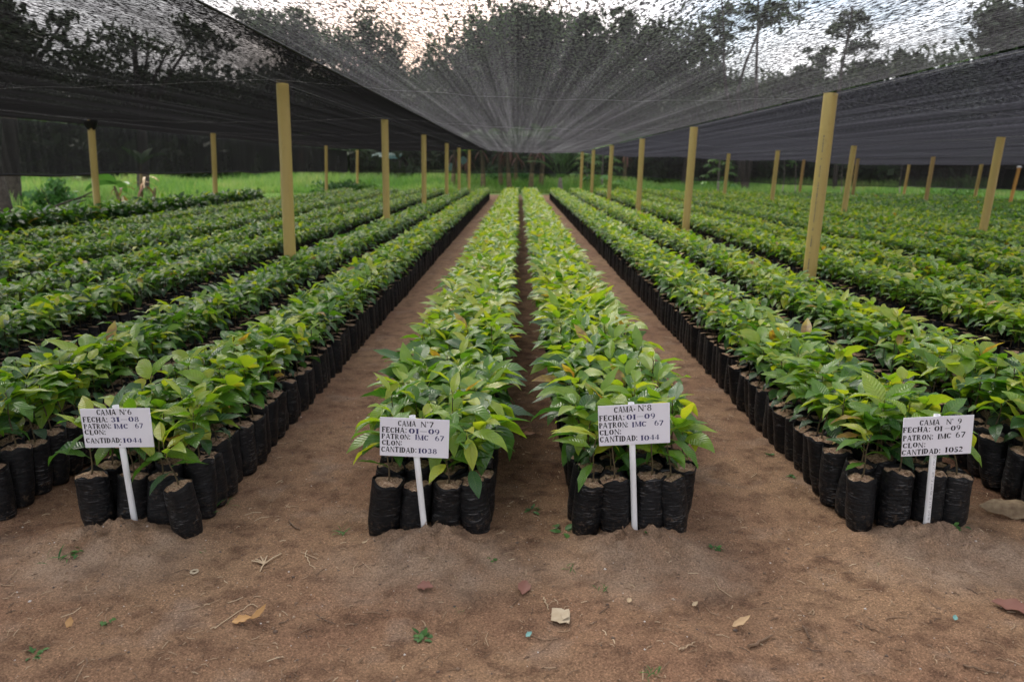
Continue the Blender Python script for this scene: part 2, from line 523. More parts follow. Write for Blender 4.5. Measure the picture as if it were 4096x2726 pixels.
M = dict(
    sand=make_sand(), leaf=make_leaf(), bag=make_bag(), potsoil=make_potsoil(),
    stem=simple('seedling_stem', (0.05, 0.035, 0.02), (0.10, 0.075, 0.035), 60, 0.7),
    post=make_pvc('yellow_pvc', (0.42, 0.310, 0.098), (0.48, 0.360, 0.12), (0.24, 0.165, 0.075), 0.3),
    postdark=make_pvc('shade_toned_pvc', (0.30, 0.20, 0.075), (0.36, 0.25, 0.09), (0.2, 0.13, 0.06)),  # post plastic of the shaded row, the shade painted in as darker brown
    orange=make_pvc('orange_bamboo', (0.55, 0.27, 0.06), (0.6, 0.32, 0.08), (0.3, 0.15, 0.05)),
    white=make_pvc('white_pvc', (0.72, 0.72, 0.74), (0.78, 0.78, 0.79), (0.60, 0.56, 0.52), 0.32),
    board=make_pvc('white_board', (0.74, 0.73, 0.80), (0.80, 0.79, 0.85), (0.68, 0.66, 0.70), 0.35),
    ink=simple('black_ink', (0.012, 0.011, 0.014), (0.02, 0.02, 0.03), 90, 0.5),
    blue=simple('blue_ink', (0.020, 0.020, 0.085), (0.07, 0.07, 0.19), 70, 0.5),
    print=simple('grey_print', (0.10, 0.10, 0.12), None, 20, 0.6),
    net=make_net('shade_net_cloth', 0.68, 62.0, 17.0, glow=0.034, amp=1.5),
    netdark=make_net('dense_shade_net_cloth', 0.42, 60.0, 17.0, glow=0.0045, amp=1.7),
    netright=make_net('taut_shade_net_cloth', 0.46, 62.0, 17.0, glow=0.017, amp=1.5, tint=(0.97, 0.97, 1.12)),
    curtain=make_net('curtain_net_cloth', 0.20, 60.0, 60.0, glow=0.008, power=0.6, amp=0.35),
    endcurtain=make_net('end_curtain_cloth', 0.30, 60.0, 60.0, glow=0.006, power=0.6, amp=0.3),
    hem=simple('black_hem_tape', (0.008, 0.008, 0.009), (0.014, 0.014, 0.015), 40, 0.6),
    wire=simple('galvanised_wire', (0.14, 0.14, 0.145), (0.2, 0.2, 0.2), 40, 0.45, 0.5),
    bark=simple('tree_bark', (0.030, 0.024, 0.020), (0.075, 0.062, 0.052), 9, 0.9, 0.2, 0.6, 0.03),
    palebark=simple('pale_bark', (0.16, 0.135, 0.115), (0.30, 0.265, 0.23), 8, 0.9, 0.2, 0.4, 0.02),
    banstem=simple('banana_stem', (0.07, 0.06, 0.03), (0.17, 0.13, 0.06), 6, 0.7, 0.3),
    crown=make_treeleaf('tree_foliage', [(0.0, (0.018, 0.036, 0.014)), (0.5, (0.036, 0.066, 0.020)), (1.0, (0.075, 0.11, 0.03))]),
    green=make_treeleaf('broad_green_leaf', [(0.0, (0.03, 0.085, 0.03)), (0.5, (0.075, 0.18, 0.04)), (0.85, (0.16, 0.29, 0.06)), (1.0, (0.33, 0.30, 0.08))]),
    grass=make_treeleaf('grass_blade', [(0.0, (0.060, 0.14, 0.032)), (0.5, (0.130, 0.24, 0.060)), (0.85, (0.22, 0.30, 0.10)), (1.0, (0.36, 0.32, 0.17))], 0.35),
    dry=make_treeleaf('dry_leaf', [(0.0, (0.16, 0.07, 0.045)), (0.35, (0.28, 0.13, 0.10)), (0.6, (0.52, 0.29, 0.11)), (1.0, (0.50, 0.40, 0.27))], 0.12),
    tan=make_tan(),
    card=simple('torn_cardboard', (0.38, 0.30, 0.20), (0.47, 0.39, 0.28), 40, 0.8, 0.2, 0.3, 0.002),
    teal=simple('turquoise_plastic', (0.16, 0.34, 0.31), (0.22, 0.42, 0.38), 20, 0.5),
    pebble=make_treeleaf('pebble_stone', [(0.0, (0.06, 0.05, 0.05)), (0.4, (0.24, 0.15, 0.09)), (0.75, (0.40, 0.29, 0.20)), (1.0, (0.66, 0.62, 0.58))], 0.0),
    straw=make_treeleaf('straw_bit', [(0.0, (0.09, 0.055, 0.035)), (0.5, (0.27, 0.17, 0.10)), (1.0, (0.52, 0.40, 0.26))], 0.0),
    shed=simple('shed_wall', (0.10, 0.10, 0.095), (0.16, 0.15, 0.14), 5, 0.8),
)


# ------------------------------------------------------------------ ground
def gbase(x, y):
    return -0.016 * np.maximum(0, np.asarray(x, float) - 3.0) * (np.asarray(x) < 60) - 0.016 * 57 * (np.asarray(x) >= 60)




def gz(x, y):
    x, y = np.asarray(x, float), np.asarray(y, float)
    z = gbase(x, y)
    near = np.clip((6 - y) / 3, 0, 1) * np.clip((4 - np.abs(x)), 0, 1)
    z = z + near * (0.026 * fbm(x * 2.2, y * 2.2, 3) + 0.011 * fbm(x * 11, y * 11, 4))
    for cx, cy, r, h in MOUNDS:
        d2 = ((x - cx) / r) ** 2 + ((y - cy) / (0.16)) ** 2
        g = np.exp(-d2 * 1.3)
        z = z + h * g * (0.85 + 0.9 * fbm(x * 26 + cx * 9, y * 26, 4))
    return z


def axis(lo, hi, core0, core1, step, grow=1.12, smax=12):
    a = list(np.arange(core0, core1, step))
    s, p = step, core1
    while p < hi:
        a.append(p)
        s = min(s * grow, smax)
        p += s
    a.append(hi)
    s, p = step, core0 - step
    while p > lo:
        a.insert(0, p)
        s = min(s * grow, smax)
        p -= s
    a.insert(0, lo)
    return np.array(a)


gxs = axis(-450, 450, -2.3, 2.4, 0.012)
gys = axis(-60, 700, 1.0, 3.1, 0.012)
GX, GY = np.meshgrid(gxs, gys, indexing='ij')
mb = MB()
mb.add(np.stack([GX, GY, gz(GX, GY)], -1), grid_faces(len(gxs), len(gys)))
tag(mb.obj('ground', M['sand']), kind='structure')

# ------------------------------------------------------------------ seedlings
BEDS = [-7.30, -6.62, -5.62, -4.87, -3.87, -3.12, -2.115, -1.36, -0.315, 0.41, 1.415, 2.155,
        3.165, 3.905, 4.915, 5.655, 6.665, 7.405, 8.415, 9.155, 10.165, 10.905, 11.915, 12.655, 13.665, 14.405, 15.415, 16.155]
FRONT = {-1.36: 2.50, -0.315: 2.47, 0.41: 2.49, 1.415: 2.53, 2.155: 2.60}
END = {-7.30: 21.4}
COLX = (-0.167, -0.056, 0.056, 0.167)
BH = 0.215


def bag_mesh(k, nseg=30, nr=16):
    r0 = np.random.default_rng(100 + k)
    th = np.linspace(0, 2 * pi, nseg, endpoint=False)
    hs = np.concatenate([[0, 0.004], np.linspace(0.015, BH, nr)])
    lx, ly = r0.uniform(-0.020, 0.020, 2)
    V = []
    p = r0.uniform(0, 6.28, 8)
    for h in hs:
        q = h / BH
        r = 0.0535 * (0.86 + 0.16 * min(1, q * 3.5)) * (1 - 0.03 * q)
        if h < 0.003:
            r *= 0.85
        rr = r * (1 + 0.050 * np.sin(2 * th + p[0] + q * 1.6) + 0.030 * np.sin(3 * th + p[1] - q * 3.2)
                  + 0.012 * np.sin(5 * th + p[2] + 7 * q) + 0.010 * np.sin(9 * q * 3.0 + 2 * th + p[3]) + 0.006 * np.sin(26 * q + 3 * th + p[4]))
        zz = h + (0.008 * np.sin(2 * th + p[5]) + 0.004 * np.sin(5 * th + p[6]) + 0.002 * np.sin(9 * th + p[7])) * (q ** 6)
        V.append(np.stack([rr * np.cos(th) + lx * q ** 1.4, rr * np.sin(th) + ly * q ** 1.4, zz], -1))
    # folded lip: goes inwards and a little down
    top = V[-1]
    c = top.mean(0)
    V.append(c + (top - c) * np.array([0.965, 0.965, 1]) + [0, 0, 0.002])
    V.append(c + (top - c) * np.array([0.93, 0.93, 1]) - [0, 0, 0.022])
    V = np.array(V)
    m = MB()
    m.add(V, grid_faces(len(V), nseg, True))
    m.add(np.vstack([V[0], [[0, 0, 0]]]), [[(i + 1) % nseg, i, nseg] for i in range(nseg)])
    # soil surface
    s = MB()
    rad = np.linspace(0, 1, 8)
    Vs = []
    for q in rad:
        x = c[0] + q * (V[-1][:, 0] - c[0]) * 1.04
        y = c[1] + q * (V[-1][:, 1] - c[1]) * 1.04
        z = BH - 0.007 + 0.006 * (1 - q * q) + 0.010 * fbm(x * 90 + k * 7, y * 90, 3)
        Vs.append(np.stack([x, y, z], -1))
    s.add(np.array(Vs), grid_faces(len(rad), nseg, True))
    return m.mesh('grow_bag', M['bag']), s.mesh('potting_soil', M['potsoil']), (c[0], c[1])


def leaf_params(n, height, size, dark=0.0, r0=rng, base_h=0.34):
    """n leaves of one seedling: attachment heights, azimuths, angles, sizes and tones"""
    k = np.arange(n)
    f = k / max(1, n - 1)
    h = height * (base_h + (1 - base_h) * f ** 0.8) + r0.normal(0, 0.006, n)
    az = r0.uniform(0, 6.28) + k * 2.4 + r0.normal(0, 0.35, n)
    e0 = radians(6) + f * radians(26) + r0.normal(0, 0.24, n)
    droop = np.clip(r0.normal(0.95, 0.40, n), 0.1, 2.2) * (1.0 - 0.25 * f)
    L = size * (0.62 + 0.55 * np.sin(pi * (0.22 + 0.62 * f))) * r0.uniform(0.74, 1.18, n) * 0.92
    Wd = L * r0.uniform(0.34, 0.46, n)
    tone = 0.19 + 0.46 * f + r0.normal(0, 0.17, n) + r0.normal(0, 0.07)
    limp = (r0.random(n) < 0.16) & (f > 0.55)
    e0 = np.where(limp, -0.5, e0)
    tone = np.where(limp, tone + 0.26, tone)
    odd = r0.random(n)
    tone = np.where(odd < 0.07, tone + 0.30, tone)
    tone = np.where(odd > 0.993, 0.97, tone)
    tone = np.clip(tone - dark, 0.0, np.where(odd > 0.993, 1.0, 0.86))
    roll = r0.normal(0, 0.30, n)
    fold = r0.uniform(0.05, 0.42, n)
    return h, az, e0, droop, L, Wd, tone, roll, fold


def foliage_mesh(k, height, size, n, top, extra=(), keep=None, edge=False):
    r0 = np.random.default_rng(500 + k)
    h, az, e0, dr, L, Wd, tone, roll, fold = leaf_params(n, height, size, 0, r0)
    if not edge:
        tone = np.where(tone < 0.9, np.clip(tone + 0.06, 0, 0.86), tone)
    for (hh, a_, e_, d_, l_, w_, t_, ro, fo) in extra:
        h, az, e0, dr, L, Wd = np.append(h, hh * height), np.append(az, a_), np.append(e0, e_), np.append(dr, d_), np.append(L, l_), np.append(Wd, w_)
        tone, roll, fold = np.append(tone, t_), np.append(roll, ro), np.append(fold, fo)
    if edge:                      # plants at the rim of a bed spread less towards the path (+x here)
        L = L * (1 - 0.42 * np.clip(np.cos(az), 0, 1))
    lean = r0.normal(0, 0.05, 2) - (np.array([0.12, 0]) if edge else 0)
    z0 = BH - 0.012
    px = top[0] + lean[0] * h + 0.004 * np.sin(h * 40)
    py = top[1] + lean[1] * h
    P0 = np.stack([px, py, z0 + h], -1)
    pet = r0.uniform(0.012, 0.028, len(h))
    d = np.stack([np.cos(az) * np.cos(e0 + 0.35), np.sin(az) * np.cos(e0 + 0.35), np.sin(e0 + 0.35)], -1)
    P1 = P0 + d * pet[:, None]
    V, Fc, uv, nf = leaves(P1, az, e0, dr, L, Wd, roll, fold, 9, 4, wav=0.10)
    ok = np.ones(len(h), bool)
    if keep is not None:
        ok = keep(V.reshape(len(h), -1, 3))
        Fc = Fc.reshape(len(h), nf, 4)[ok].reshape(-1, 4)
    m = MB()
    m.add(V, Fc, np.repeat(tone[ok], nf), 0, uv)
    for i in np.where(ok)[0]:
        tube(m, [P0[i], (P0[i] + P1[i]) / 2, P1[i] + d[i] * 0.004], [0.0017, 0.0015, 0.0013], 5, min(tone[i] + 0.15, 0.85), 0, False)
    st = MB()
    hh = np.linspace(-0.01, height, 7)
    tube(st, np.stack([top[0] + lean[0] * hh + 0.004 * np.sin(hh * 40), top[1] + lean[1] * hh, z0 + hh], -1), np.linspace(0.0034, 0.0018, 7), 7)
    return m.mesh('foliage', M['leaf']), st.mesh('stem', M['stem'])


# all positions
allp = []
for bi, bx in enumerate(BEDS):
    y0, y1 = FRONT.get(bx, 2.6), END.get(bx, 30.15)
    ny = int((y1 - y0) / 0.1057)
    jj, cc = np.meshgrid(np.arange(ny), np.arange(4), indexing='ij')
    X = bx + np.array(COLX)[cc] + rng.normal(0, 0.006, jj.shape)
    Yp = y0 + jj * 0.1057 + rng.normal(0, 0.006, jj.shape)
    allp.append(np.stack([X.ravel(), Yp.ravel(), np.full(jj.size, bi), jj.ravel(), cc.ravel()], -1))
allp = np.concatenate(allp)
px, py = project(allp[:, 0], allp[:, 1], gbase(allp[:, 0], 0) + 0.30)
sel = (px > -420) & (px < 4516) & (py < 2900)
# none where a post stands among the plants
POSTXY = [(-2.2, y) for y in (7.32, 12.76, 17.94, 23.61, 28.37)] + [(-7.3, y) for y in (13.23, 18.49)] + \
         [(7.0, y) for y in (11.34, 16.25, 20.97, 25.84)] + [(12.1, y) for y in (22.65, 27.63)] + [(16.6, 27.79)]
for qx, qy in POSTXY:
    sel &= ((allp[:, 0] - qx) ** 2 + (allp[:, 1] - qy) ** 2) > 0.0095
allp, px = allp[sel], px[sel]
dist = np.sqrt(allp[:, 0] ** 2 + allp[:, 1] ** 2 + 1.0)
inframe = (px > -40) & (px < 4136)
order = np.argsort(np.where(inframe, dist, 1e9))
NIND = 300
ind = order[:NIND]
rest = np.ones(len(allp), bool)
rest[ind] = False

bagv = [bag_mesh(k) for k in range(9)]
folv = []
for k in range(27):
    hgt = 0.155 + 0.085 * np.random.default_rng(k).random()
    folv.append(foliage_mesh(k, hgt, (0.138 if k < 18 else 0.124) + 0.030 * np.random.default_rng(k + 50).random(), 9 + k % 4, bagv[k % 9][2], edge=k >= 18))
# seedlings of the front rows that show single leaves: (bed, column) -> extra leaves
SIGNBOX = {7: (-1.52, -1.27, 2.458, 0.33, 0.475), 8: (-0.475, -0.23, 2.395, 0.32, 0.465), 9: (0.27, 0.52, 2.437, 0.35, 0.50), 10: (1.31, 1.555, 2.436, 0.315, 0.465)}
EXTRA = {
    (9, 0): [(1.0, 2.9, 0.15, 0.55, 0.155, 0.052, 0.84, 0.2, 0.2), (0.95, 3.25, 0.45, 0.9, 0.16, 0.05, 0.86, -0.2, 0.2)],
    (8, 3): [(1.05, -1.3, -0.9, 0.5, 0.115, 0.046, 0.84, 0.0, 0.3), (1.0, -0.35, 0.1, 1.2, 0.15, 0.05, 0.70, 0.4, 0.25), (0.35, -1.2, -0.6, 0.5, 0.11, 0.045, 0.22, 0.2, 0.2)],
    (8, 0): [(1.0, -1.9, -0.7, 0.7, 0.13, 0.045, 0.80, 0.0, 0.25), (0.9, 3.0, 0.1, 1.0, 0.12, 0.046, 0.45, 0.3, 0.25)],
    (9, 3): [(0.95, -0.2, 0.15, 0.5, 0.15, 0.045, 0.72, 0.3, 0.2), (0.8, -0.7, -0.4, 0.8, 0.13, 0.05, 0.5, 0.0, 0.2)],
    (7, 0): [(1.1, 2.9, -0.1, 0.35, 0.135, 0.052, 0.34, 0.25, 0.1), (0.9, -2.4, -0.6, 0.5, 0.09, 0.035, 0.5, 0, 0.2)],
}
ORD = ['first', 'second', 'third', 'fourth', 'fifth', 'sixth', 'seventh', 'eighth', 'ninth', 'tenth', 'eleventh', 'twelfth', 'thirteenth',
       'fourteenth', 'fifteenth', 'sixteenth', 'seventeenth', 'eighteenth', 'nineteenth', 'twentieth']
BEDNAME = {7: 'bed behind the N°6 sign', 8: 'bed behind the N°7 sign', 9: 'bed behind the N°8 sign', 10: 'bed behind the N°9 sign',
           6: 'bed before the N°6 bed', 11: 'bed after the N°9 bed', 5: 'second bed before the N°6 bed', 12: 'second bed after the N°9 bed',
           4: 'third bed before the N°6 bed', 13: 'third bed after the N°9 bed'}
COLNAME = ['leftmost', 'second from left', 'third from left', 'rightmost']
protos = {}
for i, p in enumerate(allp[ind]):
    bi, j, c = int(p[2]), int(p[3]), int(p[4])
    bv = (i * 5 + bi + c) % 9
    fv = bv + (18 if c in (0, 3) and bi not in (8, 9) else 9 * ((i * 7 + j) % 2))
    bm, sm, tp = bagv[bv]
    key = (bv, fv)
    front = j <= 1 and bi in (7, 8, 9, 10)
    if front:
        sg = SIGNBOX[bi]

        def keep(Vl, p=p, sg=sg):
            wx, wy, wz = Vl[..., 0] + p[0], Vl[..., 1] + p[1], Vl[..., 2]
            hit = (wy < sg[2] + 0.035) & (wx > sg[0] - 0.02) & (wx < sg[1] + 0.02) & (wz > sg[3] - 0.02) & (wz < sg[4] + 0.03)
            return ~hit.any(-1)
        fm, stm = foliage_mesh(900 + bi * 10 + c + 100 * j, 0.185, 0.138, 9 + (c + bi) % 3 if j else 8, tp, EXTRA.get((bi, c), ()) if j == 0 else (), keep)
        key = (bi, c, j, 'front')
    else:
        fm, stm = folv[fv]
    if key not in protos:
        root = empty('potted_seedling', (0, 0, 0))
        for nm, me in (('grow_bag', bm), ('potting_soil', sm), ('stem', stm), ('foliage', fm)):
            o = bpy.data.objects.new(nm, me)
            COL.objects.link(o)
            o.parent = root
        protos[key] = root
    else:
        root = copy_tree(protos[key])
    root.location = (p[0], p[1], float(gbase(p[0], p[1])) - 0.004)
    lx = random.gauss(0, 0.018) + {0: 0.035, 3: -0.035}.get(c, 0)     # outer bags splay a little
    ly = random.gauss(0, 0.022)
    if (bi, j, c) == (7, 0, 3):
        ly, lx = 0.09, -0.14
        root.location = (p[0] + 0.01, p[1] - 0.05, -0.004)
    root.rotation_euler = (-abs(ly) if front and (bi, j, c) != (7, 0, 3) else ly, lx, 0 if front else (random.gauss(0, 0.4) + (pi if c == 0 else 0)) if c in (0, 3) and bi not in (8, 9) else random.uniform(0, 6.28))
    s_ = random.uniform(0.96, 1.05)
    root.scale = (s_, s_, s_ * random.uniform(0.96, 1.04))
    row = 'front row' if j == 0 else '%s row' % ORD[j]
    tag(root, 'cacao seedling, %s of %s, %s' % (row, BEDNAME.get(bi, 'outer bed'), COLNAME[c]),
        'seedling', 'bagged cacao seedlings of the front rows')

# the thousands behind: one object
R = allp[rest]
Rd = dist[rest]
mb = MB()


def many(idx, n, nu, nv, size, wav, hmul=1.0):
    if len(idx) == 0:
        return
    Pp = R[idx]
    Np = len(Pp)
    k = np.arange(n)[None].repeat(Np, 0)
    f = k / (n - 1)
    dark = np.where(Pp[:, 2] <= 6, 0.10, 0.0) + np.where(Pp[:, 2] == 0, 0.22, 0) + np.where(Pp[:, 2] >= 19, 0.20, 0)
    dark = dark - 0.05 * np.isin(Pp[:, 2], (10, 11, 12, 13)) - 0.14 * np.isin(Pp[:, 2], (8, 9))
    hgt = (0.15 + 0.085 * rng.random(Np)) * np.where(Pp[:, 2] == 0, 1.9, 1.0) * hmul
    sz = size * np.where(Pp[:, 2] == 0, 1.7, 1.0) * np.where(np.isin(Pp[:, 2], (8, 9)), 1.16, 1.0)
    h = hgt[:, None] * (0.36 + 0.64 * f ** 0.8)
    az = rng.uniform(0, 6.28, (Np, 1)) + k * 2.4 + rng.normal(0, 0.35, k.shape)
    e0 = radians(6) + f * radians(26) + rng.normal(0, 0.24, k.shape)
    dr = np.clip(rng.normal(0.95, 0.40, k.shape), 0.1, 2.2) * (1 - 0.25 * f)
    L = sz[:, None] * (0.62 + 0.55 * np.sin(pi * (0.22 + 0.62 * f))) * rng.uniform(0.72, 1.18, k.shape) * 0.92
    outw = np.where(Pp[:, 4] == 3, 1.0, np.where(Pp[:, 4] == 0, -1.0, 0.0))[:, None] * np.where(np.isin(Pp[:, 2], (8, 9)), 0.0, 0.85)[:, None]
    L = L * (1 - 0.42 * np.clip(np.cos(az) * outw, 0, 1))
    Wd = L * rng.uniform(0.33, 0.44, k.shape)
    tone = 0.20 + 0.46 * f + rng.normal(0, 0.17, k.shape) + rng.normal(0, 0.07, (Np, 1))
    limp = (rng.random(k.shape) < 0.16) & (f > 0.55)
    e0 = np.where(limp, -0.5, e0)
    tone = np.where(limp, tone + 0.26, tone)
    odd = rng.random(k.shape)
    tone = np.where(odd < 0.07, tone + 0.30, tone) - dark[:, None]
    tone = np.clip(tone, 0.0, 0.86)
    tone = np.where(odd > 0.994, 0.97, tone)
    P0 = np.stack([np.broadcast_to(Pp[:, 0:1], k.shape) + 0.012 * np.cos(az) - outw * h * 0.14, np.broadcast_to(Pp[:, 1:2], k.shape) + 0.012 * np.sin(az),
                   gbase(Pp[:, 0], 0)[:, None] + BH - 0.012 + h], -1)
    V, Fc, uv, nf = leaves(P0.reshape(-1, 3), az.ravel(), e0.ravel(), dr.ravel(), L.ravel(), Wd.ravel(), rng.normal(0, 0.3, k.size),
                           rng.uniform(0.05, 0.4, k.size), nu, nv, wav)
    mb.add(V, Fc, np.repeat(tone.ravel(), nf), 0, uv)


def many_bags(idx, nseg, rings):
    Pp = R[idx]
    Np = len(Pp)
    th = np.linspace(0, 2 * pi, nseg, endpoint=False)
    hs = np.array(rings) * BH
    lean = rng.normal(0, 0.03, (Np, 2))
    lean[:, 0] += np.where(Pp[:, 4] == 0, 0.03, np.where(Pp[:, 4] == 3, -0.03, 0))
    rr = 0.0535 * (0.87 + 0.13 * np.minimum(1, hs / BH * 3))[None, :, None] * (1 + 0.05 * np.sin(2 * th[None, None] + rng.uniform(0, 6, (Np, 1, 1))) +
         0.03 * np.sin(3 * th[None, None] + rng.uniform(0, 6, (Np, 1, 1)) + 9 * hs[None, :, None]))
    x = Pp[:, 0, None, None] + rr * np.cos(th) + lean[:, 0, None, None] * hs[None, :, None]
    y = Pp[:, 1, None, None] + rr * np.sin(th) + lean[:, 1, None, None] * hs[None, :, None]
    z = gbase(Pp[:, 0], 0)[:, None, None] + hs[None, :, None] * rng.uniform(0.95, 1.05, (Np, 1, 1)) + 0 * rr
    z[:, -1] += 0.008 * np.sin(2 * th[None] + rng.uniform(0, 6, (Np, 1)))
    V = np.stack([x, y, z], -1)
    fb = grid_faces(len(hs), nseg, True)
    Mv = len(hs) * nseg
    mb.add(V.reshape(-1, 3), (fb[None] + (np.arange(Np) * Mv)[:, None, None]).reshape(-1, 4), 0, 1)
    # soil disc a centimetre below the lip
    cx, cy, cz = x[:, -1].mean(-1), y[:, -1].mean(-1), z[:, -1].mean(-1) - 0.011
    D = np.stack([x[:, -1], y[:, -1], np.broadcast_to(cz[:, None], x[:, -1].shape)], -1)
    D = np.concatenate([D, np.stack([cx, cy, cz + 0.006], -1)[:, None]], 1)
    ft = np.array([[i, (i + 1) % nseg, nseg] for i in range(nseg)])
    mb.add(D.reshape(-1, 3), (ft[None] + (np.arange(Np) * (nseg + 1))[:, None, None]).reshape(-1, 3), 0, 2)
    # stems
    w = 0.0028
    sx, sy, sz = Pp[:, 0], Pp[:, 1], gbase(Pp[:, 0], 0)
    tri = np.array([[0, 1], [0.87, -0.5], [-0.87, -0.5]]) * w
    Vs = np.stack([np.stack([sx[:, None] + tri[:, 0], sy[:, None] + tri[:, 1], np.broadcast_to((sz + hh)[:, None], (Np, 3))], -1) for hh in (BH - 0.02, BH + 0.16)], 1)
    fb = grid_faces(2, 3, True)
    mb.add(Vs.reshape(-1, 3), (fb[None] + (np.arange(Np) * 6)[:, None, None]).reshape(-1, 4), 0, 3)


A1, A2, A3 = np.where(Rd < 6.5)[0], np.where((Rd >= 6.5) & (Rd < 13))[0], np.where(Rd >= 13)[0]
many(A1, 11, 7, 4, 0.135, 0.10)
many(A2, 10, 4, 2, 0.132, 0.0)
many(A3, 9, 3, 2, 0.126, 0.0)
many_bags(A1, 16, (0, 0.04, 0.15, 0.3, 0.45, 0.6, 0.75, 0.9, 1.0))
many_bags(A2, 12, (0, 0.3, 0.6, 1.0))
many_bags(A3, 8, (0, 1.0))
tag(mb.obj('seedlings', [M['leaf'], M['bag'], M['potsoil'], M['stem']]),
    'thousands of bagged green seedlings filling the long beds towards the field', 'seedlings', kind='stuff')

# ------------------------------------------------------------------ signs
T_, t_ = 0.275, 0.135


class Ink:
    def __init__(s):
        s.q = []

    def line(s, x0, y0, x1, y1, w, horiz=False):
        if horiz:
            s.q.append([(x0 - w / 2, y0), (x0 + w / 2, y0), (x1 + w / 2, y1), (x1 - w / 2, y1)])
        else:
            s.q.append([(x0, y0 - w / 2), (x1, y1 - w / 2), (x1, y1 + w / 2), (x0, y0 + w / 2)])

    def v(s, x, y0=0.0, y1=1.0, w=T_, ser=True):
        s.line(x, y0, x, y1, w, True)
        if ser:
            for y in (y0 + 0.035, y1 - 0.035):
                s.line(x - w / 2 - 0.07, y, x + w / 2 + 0.07, y, 0.07)

    def h(s, x0, x1, y, w=t_):
        s.line(x0, y, x1, y, w)

    def arc(s, cx, cy, rx, ry, a0, a1, thick=T_, thin=t_, n=18):
        aa = np.radians(np.linspace(a0, a1, n))
        o = [(cx + rx * cos(a), cy + ry * sin(a)) for a in aa]
        i = [(cx + (rx - thick) * cos(a), cy + (ry - thin) * sin(a)) for a in aa]
        for k in range(n - 1):
            s.q.append([o[k], o[k + 1], i[k + 1], i[k]])


